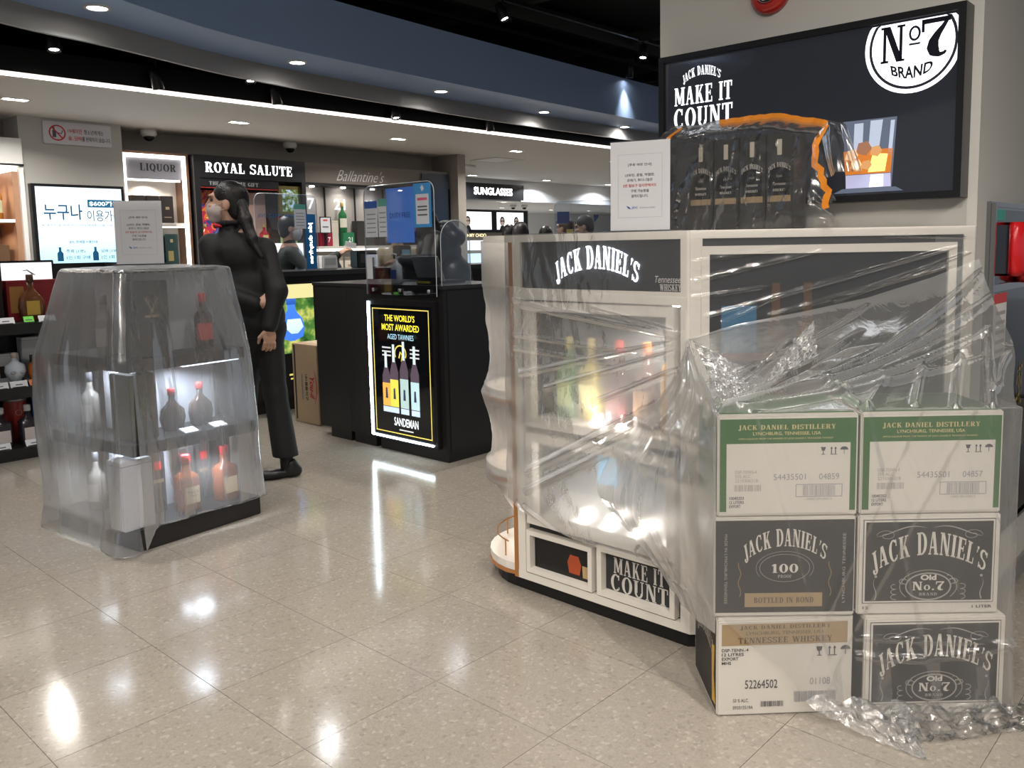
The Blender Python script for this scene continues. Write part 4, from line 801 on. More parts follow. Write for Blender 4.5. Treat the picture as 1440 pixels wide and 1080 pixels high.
sheet('slope_film', lambda u, v: f_drape(u, v * .42), 210, 110, film_material('slope_film', .28, .06, bump=.12, milk=.9, fres=.5), fj)
sheet('drape_film', lambda u, v: f_drape(u, .4201 + v * .5799), 200, 150, film_material('draped_film', .09, .035, bump=.2, milk=.85, fres=.25), fj)
# tail lying out on the floor
def f_tail(u, v):
    a, b = Vector((.70, 2.235, .045)), Vector((1.0, 2.235, .02)); tip = Vector((.955, 2.03, .006)); p = a.lerp(b, u).lerp(tip, v * .97)
    p.z = max(.004, p.z * (1 - v) + .012 * abs(wav(u * 3 + v, v * 4)) + .028 * (1 - v) * abs(math.sin(9 * u))); return p
sheet('tail', f_tail, 40, 40, film_material('tail_film', .18, .08, 22, .3, .2, milk=.85), fj)
def f_skirt(u, v):
    X = .93 + .42 * u; p = Vector((X, 2.22 - .13 * v * (1 - .5 * u) + .01 * wav(X * 6, v * 3), .02 * (1 - v))); p.z = max(.004, p.z + .02 * abs(wav(X * 9, v * 5)) + .02 * (1 - v) * abs(math.sin(X * 40))); return p
sheet('floor_skirt', f_skirt, 60, 24, M_FILM_C, fj)
# bright crumpled flap by the gathered corner
FL = [Vector((.449, 2.58, 1.03)), Vector((.63, 2.44, .93)), Vector((.80, 2.52, 1.09)), Vector((.79, 2.45, 1.0)), Vector((.62, 2.36, .915)), Vector((.475, 2.25, .885))]
def f_flap(u, v):
    top = FL[0].lerp(FL[1], u / .5) if u < .5 else FL[1].lerp(FL[2], (u - .5) / .5); bot = FL[5].lerp(FL[4], u / .6) if u < .6 else FL[4].lerp(FL[3], (u - .6) / .4)
    p = top.lerp(bot, v); c = abs(wav(u * 9, v * 7)) * .014 + abs(wav(u * 23 + 3, v * 15)) * .007; return p + Vector((-.2, -.9, .5)) * c
sheet('loose_flap', f_flap, 90, 50, M_FLAP, fj)
# ============================================================ wrapped display tower by the passing woman
KR = math.radians(55.9); KO = Vector((-1.824, 3.645, 0))
def Kw(x, y, z=0.0): return KO + Vector((x * math.cos(KR) - y * math.sin(KR), x * math.sin(KR) + y * math.cos(KR), z))
M_TOWER = mat('tower_black', (.018, .017, .017), .45); M_TGREY = mat('tower_grey', (.5, .51, .54), .5); M_LED = glow('cool_led', (.78, .88, 1), 3.5)
tw = thing('display_tower', 'black stepped display tower with lit shelves under the plastic cover', 'display stand', KO, KR)
MB().bbox(0, .645, 0, .70, 0, .095, .004).build('plinth', M_TOWER, tw)
for z in (.428, .80): MB().bbox(.0 if z < .5 else .02, .645 if z < .5 else .62, .0 if z < .5 else .03, .70 if z < .5 else .68, z, z + .055, .003).build('shelf', M_TOWER, tw)
MB().box(.16, .60, .27, .5, .095, .428).build('core_panel', M_TGREY, tw); MB().box(.16, .60, .27, .5, .483, .80).build('core_panel', M_TGREY, tw)
MB().box(.16, .56, .24, .52, .855, 1.235).build('core_panel', M_TGREY, tw); MB().bbox(.08, .56, .12, .56, 1.235, 1.255, .003).build('top_board', M_TOWER, tw)
for z in (.426, .798):
    MB().box(.05 if z < .5 else .3, .6, .05, .075, z - .006, z).build('led_strip', M_LED, tw); MB().box(.06, .085, .08, .62, z - .006, z).build('led_strip', M_LED, tw)
    lamp(tw, (.34, .12, z - .012), 5, .16, (.8, .89, 1)); lamp(tw, (.1, .4, z - .012), 5, .16, (.85, .92, 1))
for x in (.30, .455): o = MB().box(-.035, .035, 0, .055, 0, .006).build('price_plate', mat('price_plate_white', (.85, .86, .88), .5), tw); o.location = (x, .012, .484); o.rotation_euler = (.25, 0, 0)
def pack(name, label, cat, loc, rz, w, d, h, m, group=None, marks=()):
    """a standing gift carton: body, lid seam and printed marks"""
    t = thing(name, label, cat, loc, rz, group); MB().bbox(-w / 2, w / 2, -d / 2, d / 2, 0, h, min(w, d) * .03).build('body', m, t)
    MB().box(-w / 2 - .0004, w / 2 + .0004, -d / 2 - .0004, d / 2 + .0004, h * .93, h * .935).build('lid_seam', mat('seam_dark', (.01, .01, .01), .6), t)
    for mk in marks: MB().quad(mk[0] * w, mk[1] * w, mk[2] * h, mk[3] * h, -d / 2 - .0006).build('printed_mark', mk[4], t)
    return t
BRZ = mat('bronze_print', (.35, .27, .16), .4)
t = pack('gift_carton', 'black gift carton with antler emblem on the top shelf of the tower', 'box', Kw(.175, .13, .856), KR, .165, .12, .345, mat('carton_charcoal', (.03, .029, .028), .5), marks=((-.22, .22, .52, .55, BRZ),))
for s in (-1, 1):
    MB().ribbon([(s * .004, .215), (s * .014, .235), (s * .024, .25), (s * .022, .275)], .003, -.0612).build('antler', BRZ, t); MB().ribbon([(s * .016, .238), (s * .012, .262)], .0025, -.0612).build('antler', BRZ, t); MB().ribbon([(s * .022, .25), (s * .034, .268)], .0025, -.0612).build('antler', BRZ, t)
MB().prismy([(-.008, .2), (.008, .2), (.006, .22), (-.006, .22)], -.0613, -.061).build('emblem', BRZ, t)
bottle('dark bottle with large red seal beside the antler carton', Kw(.49, .16, .856), (.04, .02, .015), (.6, .06, .04), (.5, .06, .05), .27, .085, 'round', KR)
bottle('dark bottle with red round cap on the lit middle shelf of the tower', Kw(.29, .15, .484), (.05, .03, .02), (.7, .06, .05), None, .20, .085, 'flask', KR, 'red-capped bottles on the middle shelf')
bottle('dark bottle with red round cap on the lit middle shelf of the tower', Kw(.44, .15, .484), (.05, .03, .02), (.7, .06, .05), None, .21, .085, 'flask', KR, 'red-capped bottles on the middle shelf')
pack('gift_carton', 'dark olive carton on the middle shelf of the tower', 'box', Kw(.10, .14, .484), KR, .13, .16, .30, mat('carton_olive', (.06, .055, .03), .5))
pack('gift_carton', 'plain white carton at the corner of the tower base', 'box', Kw(.03, .09, .096), KR, .145, .12, .315, mat('carton_blank', (.72, .72, .75), .55))
for q, x in enumerate((.31, .52)):
    t = bottle(('amber square bottle with cream label and red dipped neck at the tower base', 'amber square bottle with narrow cream label at the tower base edge')[q], Kw(x, .1, .096), (.22, .06, .015), (.62, .04, .05), (.78, .66, .42), .27, .1, 'square', KR)
    if q == 0: txt('lettering', "Maker's", 0, .095, .055, .016, M_INK, t, -.0475, shear=.2); txt('lettering', 'Mark', .004, .075, .035, .013, M_INK, t, -.0475, shear=.2)
for q, x in enumerate((.215, .37, .46, .575)): pack('gift_carton', 'black carton with red round seal behind the amber bottles', 'box', Kw(x, .215, .096), KR, .075, .07, .285, mat('carton_charcoal', (.03, .029, .028), .5), 'black cartons with red seals', ((-.25, .25, .72, .86, mat('seal_red', (.55, .03, .03), .5)), (-.35, .35, .5, .56, BRZ)))
for q, (y, z) in enumerate(((.3, .096), (.5, .484), (.32, .856), (.50, .096))): bottle('pale bottle on the far side of the wrapped tower', Kw(.09, y, z), (.3, .28, .25), (.2, .2, .22), (.55, .5, .45), .28, .08, 'round', KR - math.pi / 2, 'pale bottles on the far side of the tower')

fk = thing('plastic_cover', 'cloudy plastic cover hanging in folds over the display tower', 'plastic sheet', (0, 0, 0), 0)
def rrect(u, x0, x1, y0, y1, r):
    """point and outward normal on a rounded rectangle, u in 0..1"""
    w, h = x1 - x0 - 2 * r, y1 - y0 - 2 * r; q = math.pi * r / 2; P_ = 2 * (w + h) + 4 * q; s = (u % 1) * P_
    for (sx, sy, dx, dy, L, cx, cy, a0) in ((x0 + r, y0, 1, 0, w, x1 - r, y0 + r, -90), (x1, y0 + r, 0, 1, h, x1 - r, y1 - r, 0), (x1 - r, y1, -1, 0, w, x0 + r, y1 - r, 90), (x0, y1 - r, 0, -1, h, x0 + r, y0 + r, 180)):
        if s < L: return sx + dx * s, sy + dy * s, dy, -dx
        s -= L
        if s < q: a = math.radians(a0 + 90 * s / q); return cx + r * math.cos(a), cy + r * math.sin(a), math.cos(a), math.sin(a)
        s -= q
    return x0 + r, y0, 0, -1
def f_cover(u, v):
    if v < .14:
        t = v / .14; x, y, nx, ny = rrect(u, .02, .60, .045, .60, .05); cx, cy = .32, .37; return Kw(cx + (x - cx) * t, cy + (y - cy) * t, 1.262 + .004 * abs(wav(x * 6 * t, y * 6 * t)) - .012 * t ** 6)
    t = (v - .14) / .86; z = 1.25 * (1 - t)
    e = lambda a, b, c, d: float(np.interp(z, [0, .1, .45, .85, 1.05, 1.25], [a, a, b, c, (c + d) / 2 + .0 * a, d]))
    x0 = e(-.07, -.06, -.05, .02); x1 = e(.67, .67, .66, .60); y0 = e(-.03, -.03, -.01, .045); y1 = e(.765, .765, .775, .60); r = e(.05, .05, .06, .05)
    x, y, nx, ny = rrect(u, x0, x1, y0, y1, r); g = sm(0, .5, t)
    f = .024 * g * wav(u * 6, z * .5) + .008 * g * wav(u * 13, z * .9) + .002 * wav(u * 30, z * 3)
    c = max(0, 1 - abs(((u - .985 + .5) % 1) - .5) / .06); f += .03 * g * c
    zb = .10 if (y < .05 and x > .06) else (.10 - (.06 - x) * .9 if y < .05 else .012)
    zz = max(z, max(.012, zb)) if z < .3 else z
    f = max(f, -.012)
    if zz < .12 and x < .05: f += .02 * (.12 - zz) / .12
    return Kw(x + nx * f, y + ny * f, zz)
sheet('cover_film', f_cover, 240, 160, M_FILM_K, fk)

# ============================================================ paper notices in acrylic stands
M_PAPER = mat('notice_paper', (.84, .84, .87), .6); M_NINK = mat('notice_ink', (.10, .10, .12), .6); M_NRED = mat('notice_red', (.6, .08, .08), .6); M_NBLUE = mat('notice_blue', (.03, .12, .45), .5); M_ACR = glass('acrylic', (1, 1, 1), refl=.015, tint=.985)
def notice(label, loc, rz, lean):
    t = thing('notice_stand', label, 'notice', loc, rz, 'shop notices in acrylic stands')
    MB().box(-.12, .12, -.03, .05, 0, .006).build('stand_base', mat('notice_base', (.03, .03, .04), .25), t)
    b = MB().box(-.105, .105, -.001, .0, .006, .305).build('paper', M_PAPER, t); b.rotation_euler = (-lean, 0, 0)
    a = MB().box(-.108, .108, -.005, -.003, .006, .31).build('acrylic_pane', M_ACR, t); a.rotation_euler = (-lean, 0, 0)
    MB().frame(-.078, .078, .05, .262, .0008, -.0016, -.0012).build('border_line', mat('notice_line', (.5, .5, .55), .6), b)
    for s, z, w, m in (('[주류 매장 안내]', .226, .082, M_NINK), ('LE와인, 꼼빌, 맥켈란,', .192, .104, M_NINK), ('로레기, 쥐디니얼은', .175, .09, M_NINK), ('5번 탑승구 임시면에서도', .157, .118, M_NRED), ('구매 가능함을', .139, .064, M_NINK), ('알려드립니다.', .122, .06, M_NINK)):
        txt('lettering', s, 0, z, w, .0105, m, b, -.0018, bold=.012)
    txt('lettering', 'JDC', -.018, .082, .022, .009, M_NBLUE, b, -.0018, bold=.02); txt('lettering', '제주국제자유도시개발센터', .026, .082, .055, .0055, mat('notice_grey', (.3, .3, .33), .6), b, -.0018)
    MB().add([(-.048, -.0018, .09), (-.036, -.0018, .085), (-.032, -.0018, .077), (-.042, -.0018, .081)], [(0, 3, 2, 1)]).build('bird_logo', M_NBLUE, b)
notice('white paper notice standing on top of the wrapped tower', Kw(.29, .33, 1.268), math.radians(14), .05)
notice('white paper notice standing on the counter beside the wrapped gift cartons', (.325, 2.9, 1.3685), math.radians(-24), .02)

# wrapped gift cartons on the counter
for k in range(4):
    t = thing('gift_carton', 'black gift carton with arched white lettering in the wrapped row on the counter', 'box', Pw(-1.575 + .098 * k, 2.60, 1.3685), RZ_P, 'black gift cartons wrapped on the counter')
    MB().bbox(-.047, .047, 0, .1, 0, .31, .003).build('body', mat('carton_charcoal', (.03, .029, .028), .5), t)
    MB().prismy([(-.036, .11), (.036, .11), (.036, .19), (.026, .215), (-.026, .215), (-.036, .19)], -.0012, -.0004).build('bottle_print', mat('print_black', (.008, .008, .008), .3), t)
    MB().box(-.008, .008, -.0016, -.0008, .24, .29).build('neck_print', mat('print_cream', (.5, .46, .38), .5), t); MB().box(-.04, .04, -.0018, -.0012, .09, .11).build('tan_band', M_TAN, t)
    txt('lettering', "JACK DANIEL'S", 0, .20, .08, .015, M_CW, t, -.002, arch=.016, serif=True); txt('lettering', '100', 0, .172, .02, .008, M_CG, t, -.002, serif=True); txt('lettering', 'Tennessee', 0, .148, .045, .01, M_CW, t, -.002, shear=.25); txt('lettering', 'WHISKEY', 0, .128, .045, .008, M_CW, t, -.002, serif=True)
pack('gift_carton', 'tall plain black carton beside the wrapped gift cartons', 'box', Pw(-1.685, 2.70, 1.3685), RZ_P, .1, .13, .34, mat('carton_slate', (.04, .04, .045), .45))
fb = thing('plastic_wrap', 'clear plastic wrap with orange tape over the gift cartons', 'plastic sheet', (0, 0, 0), 0)
def f_wrap(u, v):
    x = -1.765 + .68 * u; ztop = float(np.interp(u, [0, .06, .2, .45, .7, .93, 1], [1.735, 1.75, 1.757, 1.762, 1.75, 1.705, 1.55])) + .006 * wav(u * 5, 1)
    if v < .25: t = v / .25; y = 2.765 - .115 * t; z = ztop - .005 * t
    else:
        t = (v - .25) / .75; y = 2.65 - .09 * sm(0, .16, t) - .03 * t; z = ztop - .005 + (1.374 - ztop) * t
    f = .005 * wav(u * 5, v * 2) + .002 * wav(u * 14, v * 6); e = sm(.9, 1, u); return Pw(x + .03 * e * wav(v * 5, 1), y + max(f, -.004) * -1 + .015 * e, max(1.372, z))
sheet('wrap_film', f_wrap, 120, 100, film_material('wrap_film', .07, .06, 14, .2), fb)
M_TAPE = mat('orange_tape', (.75, .25, .02), .3, alpha=.92)
def tape(us, vs, wd=.012):
    mb = MB(); vv = []
    for i in range(len(us)):
        p = f_wrap(us[i], vs[i]); a = f_wrap(us[max(0, i - 1)], vs[max(0, i - 1)]); b = f_wrap(us[min(len(us) - 1, i + 1)], vs[min(len(us) - 1, i + 1)]); d = (b - a).normalized(); n = d.cross(Pw(0, 1)).normalized() * wd; o = Pw(0, -.006); vv += [tuple(p + n + o), tuple(p - n + o)]
    mb.add(vv, [(2 * i, 2 * i + 1, 2 * i + 3, 2 * i + 2) for i in range(len(us) - 1)]); return mb.build('orange_tape', M_TAPE, fb)
tape(np.linspace(.36, .93, 22), [.27] * 22, .011); tape([.93 + .004 * k for k in range(16)], np.linspace(.28, .78, 16), .011); tape([.13] * 10, np.linspace(.27, .5, 10), .009)
# ============================================================ black cash desk with acrylic screens
M_DESK = mat('desk_black', (.010, .010, .0105), .45, bump=.02, bscale=300); M_ACR2 = glass('acrylic_screen', (.93, .96, 1), refl=.05); M_BOLT = mat('bolt_steel', (.5, .5, .5), .3, 1)
dk = thing('cash_desk', 'black cash desk with lit port wine poster and acrylic screens', 'counter', (0, 0, 0), RZ_P)
MB().box(-5.22, -3.855, 3.41, 4.0, .07, 1.075).build('body', M_DESK, dk); MB().box(-5.235, -3.845, 3.40, 4.01, 1.075, 1.095).build('worktop', mat('desk_top', (.02, .02, .021), .3), dk)
for x0, x1 in ((-5.1, -4.86), (-4.82, -4.58), (-4.53, -3.855)): MB().box(x0, x1, 3.42, 3.99, 0, .07).build('kick_plate', M_DESK, dk)
for x in (-4.84, -4.56): MB().box(x - .002, x + .002, 3.4085, 3.41, .07, 1.07).build('panel_seam', mat('seam_dark', (.01, .01, .01), .6), dk)
MB().box(-3.855, -3.85, 3.44, 3.98, .07, 1.06).build('side_panel', mat('desk_side', (.012, .012, .014), .35), dk)
ad = MB().box(-4.565, -3.90, 3.375, 3.41, .085, 1.0).build('poster_lightbox', M_FRAME, dk)
MB().quad(-4.535, -3.925, .115, .965, 3.3735).build('poster', mat('poster_night', (.006, .007, .009), .06, coat=.6), ad)
MB().box(-4.556, -4.542, 3.366, 3.375, .10, .985).build('led_edge', glow('led_edge', (.75, .92, 1), 22), ad); MB().box(-4.542, -3.94, 3.366, 3.375, .098, .108).build('led_edge', glow('led_edge', (.75, .92, 1), 22), ad)
YG = glow('poster_gold', (.75, .6, .12), .9); YB = glow('poster_sky', (.45, .75, .95), .9)
MB().frame(-4.51, -3.95, .135, .945, .006, 3.372, 3.373).build('gold_border', YG, ad)
txt('lettering', "THE WORLD'S", -4.235, .885, .3, .042, glow('poster_yellow', (1, .82, .05), 1.1), ad, 3.372, bold=.012); txt('lettering', 'MOST AWARDED', -4.23, .825, .37, .042, glow('poster_yellow', (1, .82, .05), 1.1), ad, 3.372, bold=.012); txt('lettering', 'AGED TAWNIES', -4.23, .765, .26, .034, YB, ad, 3.372)
MB().ring(-4.235, .66, .06, .055, .009, 3.372, 30, -30, 210).ribbon([(-4.25, .63), (-4.235, .67), (-4.215, .65), (-4.225, .61)], .012, 3.372).build('crest', YG, ad)['kind'] = 'stuff'
for s in (-1, 1):
    for q in range(3): MB().quad(-4.235 + s * .14 - .045, -4.235 + s * .14 + .045, .686 - .025 * q, .696 - .025 * q, 3.372).build('print_line', glow('poster_white', (.8, .85, .9), .5), ad)
for q, (x, h, c) in enumerate(((-4.385, .5, (.85, .45, .08)), (-4.305, .57, (.75, .72, .1)), (-4.205, .6, (.45, .62, .6)), (-4.10, .57, (.5, .72, .75)))):
    b0 = .27; w = .04
    b = MB().prismy([(x - w, b0), (x + w, b0), (x + w, b0 + h * .47), (x + w * .35, b0 + h * .6), (x + w * .28, b0 + h * .72), (x - w * .28, b0 + h * .72), (x - w * .35, b0 + h * .6), (x - w, b0 + h * .47)], 3.3716, 3.3726).build('bottle_print', glow('port_dark', (.10, .07, .10), .7), ad)
    MB().prismy([(x - w, b0 + .04), (x + w, b0 + .04), (x + w, b0 + h * .38), (x - w, b0 + h * .38)], 3.3706, 3.3716).build('label_print', glow('port_label_%d' % q, c, .8), b)
    MB().prismy([(x - w * .3, b0 + h * .58), (x + w * .3, b0 + h * .58), (x + w * .26, b0 + h * .78), (x - w * .26, b0 + h * .78)], 3.3706, 3.3716).build('neck_print', glow('port_neck', (.6, .72, .75), .9), b)
    MB().prismy([(x - w, b0), (x + w, b0), (x + w, b0 + .035), (x - w, b0 + .035)], 3.3706, 3.3716).build('base_print', glow('port_base', (.55, .68, .85), .9), b); MB().prismy([(x - .012, b0 + .09), (x + .012, b0 + .09), (x + .008, b0 + .16), (x - .008, b0 + .16)], 3.3700, 3.3706).build('figure_print', glow('port_fig', (.05, .06, .12), .5), b)
txt('lettering', 'SANDEMAN', -4.2, .215, .24, .055, glow('poster_white2', (.85, .95, 1), 1.1), ad, 3.372, bold=.012); MB().quad(-4.27, -4.13, .16, .168, 3.372).build('print_line', glow('poster_white', (.8, .85, .9), .5), ad)
# acrylic screens
def pane(name, parent, x0, x1, z0, z1, y, r=.06, th=.006, m=M_ACR2, **kw):
    pts = [(x0, z0), (x1, z0)] + [(x1 - r + r * math.cos(math.radians(a)), z1 - r + r * math.sin(math.radians(a))) for a in range(0, 91, 15)] + [(x0 + r - r * math.sin(math.radians(a)), z1 - r + r * math.cos(math.radians(a))) for a in range(0, 91, 15)]
    o = MB().prismy(pts, y, y + th).build(name, m, parent, **kw)
    n = len(pts); mb = MB().tube([(p[0], y + th / 2, p[1]) for p in pts[1:]] + [(pts[0][0], y + th / 2, pts[0][1])], .0025, 6); mb.build('bright_edge', mat('acrylic_edge', (.55, .6, .64), .15), o); return o
ac = thing('acrylic_screen', 'clear acrylic screen with posted notices bolted to the cash desk', 'screen', (0, 0, 0), RZ_P)
pane('pane', ac, -4.575, -3.885, 1.03, 1.725, 3.385); MB().box(-4.57, -3.89, 3.392, 3.40, 1.035, 1.085).build('bracket', M_DESK, ac)
for x in (-4.5, -4.23, -3.95): o = MB().lathe([(.012, 0), (.012, .008), (.005, .01)], 12).build('bolt', M_BOLT, ac, True); o.location = (x, 3.385, 1.062); o.rotation_euler = (math.pi / 2, 0, 0)
def flyer(x0, x1, z0, z1, head, body, parent, y=3.383, lines=5, title=None, hm=None):
    f = MB().box(x0, x1, y - .0012, y, z0, z1).build('flyer', body, parent); MB().quad(x0, x1, z1 - (z1 - z0) * .2, z1, y - .0016).build('flyer_header', head, f)
    for k in range(lines): MB().quad(x0 + (x1 - x0) * .14, x1 - (x1 - x0) * .14, z0 + (z1 - z0) * (.12 + .62 * k / lines), z0 + (z1 - z0) * (.15 + .62 * k / lines), y - .0016).build('flyer_line', mat('flyer_grey', (.25, .26, .3), .6), f)
    return f
M_FLY = mat('flyer_white', (.62, .64, .68), .6)
flyer(-4.56, -4.43, 1.40, 1.63, mat('flyer_blue', (.03, .10, .40), .5), M_FLY, ac); flyer(-4.42, -4.33, 1.40, 1.64, mat('flyer_teal', (.10, .35, .30), .5), M_FLY, ac)
bp_ = MB().box(-4.065, -3.905, 3.3815, 3.3835, 1.45, 1.715).build('flyer', mat('flyer_sky', (.05, .28, .62), .4), ac); MB().quad(-4.045, -3.925, 1.47, 1.65, 3.381).build('flyer_panel', M_FLY, bp_)
MB().quad(-4.03, -3.94, 1.612, 1.628, 3.3806).build('print_line', mat('flyer_pink', (.65, .1, .2), .5), bp_); [MB().quad(-4.03, -3.94, z, z + .009, 3.3806).build('print_line', M_NINK, bp_) for z in (1.57, 1.55, 1.52)]
MB().add([(-4.0, 3.381, 1.69), (-3.98, 3.381, 1.705), (-3.965, 3.381, 1.68), (-3.985, 3.381, 1.665)], [(0, 3, 2, 1)]).build('bird_logo', M_FLY, bp_)
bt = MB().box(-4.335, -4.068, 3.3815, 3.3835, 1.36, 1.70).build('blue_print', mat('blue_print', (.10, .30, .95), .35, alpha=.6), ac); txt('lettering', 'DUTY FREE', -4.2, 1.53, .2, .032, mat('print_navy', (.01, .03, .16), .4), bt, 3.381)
MB().box(-4.56, -4.50, 3.3815, 3.3835, 1.13, 1.27).build('flyer', M_FLY, ac)
aw = thing('side_acrylic_screen', 'arched clear acrylic side screen at the end of the cash desk', 'screen', (0, 0, 0), RZ_W)
pane('pane', aw, 3.42, 3.66, 1.096, 1.49, 3.87, .11)
# things on the desk
t = thing('sanitizer_bottle', 'white pump sanitizer bottle behind the acrylic screen on the cash desk', 'bottle', Pw(-4.43, 3.52, 1.096), RZ_P)
MB().rlathe([(.95, 0), (1, .005), (1, .11), (.6, .13), (-.012, .14), (-.012, .155)], .075, .05, .015).build('body', mat('sanitizer', (.62, .66, .68), .25), t, True); MB().box(-.03, .03, -.0262, -.0256, .03, .09).build('label', mat('flyer_blue', (.03, .10, .40), .5), t); MB().tube([(0, 0, .15), (0, 0, .19), (-.03, 0, .195), (-.04, 0, .18)], .006, 8).build('pump', M_WHITE, t, True)
t = thing('payment_terminal', 'open laptop-like payment terminal on the cash desk before the cream vest', 'terminal', Pw(-4.22, 3.66, 1.096), RZ_P)
MB().bbox(-.13, .13, -.02, .16, 0, .02, .004).build('base', M_FRAME, t); o = MB().bbox(-.13, .13, -.006, .006, 0, .17, .003).build('screen', mat('lid_grey', (.25, .25, .26), .3), t); o.location = (0, -.02, .015); o.rotation_euler = (.35, 0, 0)
t = thing('small_desk_bin', 'black and yellow desk tray on the cash desk', 'tray', Pw(-4.1, 3.5, 1.096), RZ_P); MB().bbox(-.07, .07, -.03, .05, 0, .045, .004).build('body', M_FRAME, t); MB().box(-.06, .06, -.031, -.03, .008, .022).build('yellow_label', mat('tray_yellow', (.6, .45, .05), .5), t)

# ------------------------------------------------------------ back counter with the blue bottle poster
bc = thing('back_counter', 'long black back counter with lit blue bottle poster behind the cash desk', 'counter', (0, 0, 0), RZ_W)
MB().box(2.95, 6.6, 6.2, 6.75, .12, 1.11).build('body', M_DESK, bc); MB().box(2.97, 6.58, 6.24, 6.72, 0, .12).build('kick_plate', M_PLINTH, bc); MB().box(2.94, 6.62, 6.18, 6.77, 1.11, 1.15).build('worktop', mat('desk_top', (.02, .02, .021), .3), bc)
pb = MB().box(3.70, 4.03, 6.17, 6.2, .22, 1.06).build('poster_lightbox', M_FRAME, bc)
def lawn():
    m = bpy.data.materials.new('garden_poster'); m.use_nodes = True; nt = m.node_tree; b = nt.nodes['Principled BSDF']; N = nt.nodes.new; K = nt.links.new
    tc = N('ShaderNodeTexCoord'); n = N('ShaderNodeTexNoise'); n.inputs['Scale'].default_value = 9; n.inputs['Detail'].default_value = 6; K(tc.outputs['Object'], n.inputs[0])
    r = N('ShaderNodeValToRGB'); r.color_ramp.elements[0].position = .35; r.color_ramp.elements[0].color = (.01, .05, .01, 1); r.color_ramp.elements[1].position = .68; r.color_ramp.elements[1].color = (.5, .5, .12, 1); e = r.color_ramp.elements.new(.5); e.color = (.06, .17, .03, 1); K(n.outputs['Fac'], r.inputs[0]); K(r.outputs[0], b.inputs['Base Color']); K(r.outputs[0], b.inputs['Emission Color']); b.inputs['Emission Strength'].default_value = 1.3; b.inputs['Roughness'].default_value = .3; return m
MB().quad(3.715, 4.015, .48, 1.045, 6.168).build('poster', lawn(), pb); MB().quad(3.715, 4.015, .235, .48, 6.168).build('poster_foot', mat('poster_foot', (.01, .01, .012), .3), pb)
MB().quad(3.715, 4.015, .93, 1.045, 6.1676).build('poster_sky', glow('poster_dusk', (.75, .68, .32), 1.0), pb)
MB().lathe([(.02, 0), (.10, .03), (.118, .1), (.10, .18), (.055, .23), (.035, .26), (.035, .30)], 20, (3.80, 6.166, .58), sy=.02).build('bottle_print', glow('blue_bottle', (.05, .18, .75), 1.2), pb, True); MB().lathe([(.045, 0), (.045, .05)], 16, (3.80, 6.165, .88), sy=.02).build('bottle_print', glow('blue_cap', (.03, .12, .5), 1.0), pb, True)
MB().lathe([(.03, 0), (.085, .05), (.06, .12)], 16, (3.82, 6.163, .64), sy=.02).build('bottle_print', glow('blue_shine', (.55, .75, 1), 1.2), pb, True)
txt('lettering', 'al He', 3.9, .42, .16, .05, glow('poster_white', (.8, .85, .9), .5), pb, 6.1665, bold=.03)
for z0, z1, w, m in ((.505, .525, .06, YG), (.355, .375, .07, glow('poster_white', (.8, .85, .9), .5)), (.295, .31, .11, YG), (.262, .275, .1, YG)): MB().quad(3.865 - w, 3.865 + w, z0, z1, 6.1665).build('print_line', m, pb)
ac = thing('staff_acrylic_screen', 'clear acrylic screen with blue vertical strip on the back counter', 'screen', (0, 0, 0), RZ_W)
pane('pane', ac, 3.55, 4.12, 1.15, 1.78, 6.22); st = MB().box(4.0, 4.1, 6.216, 6.219, 1.16, 1.62).build('blue_strip', mat('strip_blue', (.02, .16, .42), .4), ac)
txt('lettering', 'jdc dutyfree', 0, 0, .34, .045, mat('strip_white', (.7, .75, .8), .5), st, 6.215, place=lambda p: (4.05 + p[2] * -1, p[1], 1.38 + p[0] * -1)); MB().box(3.98, 4.13, 6.21, 6.23, 1.151, 1.165).build('foot_clip', M_BOLT, ac)
flyer(3.9, 4.01, 1.50, 1.70, mat('flyer_teal', (.10, .35, .30), .5), M_FLY, ac, 6.216); txt('lettering', 'JDC DUTY FREE', 3.74, 1.60, .34, .035, mat('strip_blue', (.02, .16, .42), .4), ac, 6.216)
for q, (x, w, h, m) in enumerate(((4.35, .16, .12, M_WHITE), (4.75, .22, .16, M_FRAME), (5.2, .14, .2, M_FRAME), (3.62, .1, .16, mat('phone_blue', (.05, .15, .4), .2)))):
    t = thing(('paper_bag', 'receipt_printer', 'card_reader', 'phone_display')[q], ('crumpled white paper bag on the back counter', 'black receipt printer on the back counter', 'tall black card reader on the back counter', 'small blue screen leaning on the back counter edge')[q], ('bag', 'printer', 'card reader', 'screen')[q], Ww(x, 6.45, 1.151), RZ_W)
    MB().bbox(-w / 2, w / 2, -.06, .06, 0, h, .01).build('body', m, t); MB().box(-w * .35, w * .35, -.0615, -.06, h * .3, h * .8).build('front_panel', (mat('bag_crease', (.5, .5, .5), .6), mat('printer_slot', (.05, .05, .055), .3), glow('reader_screen', (.1, .25, .35), .5), glow('phone_screen', (.15, .35, .8), .6))[q], t)
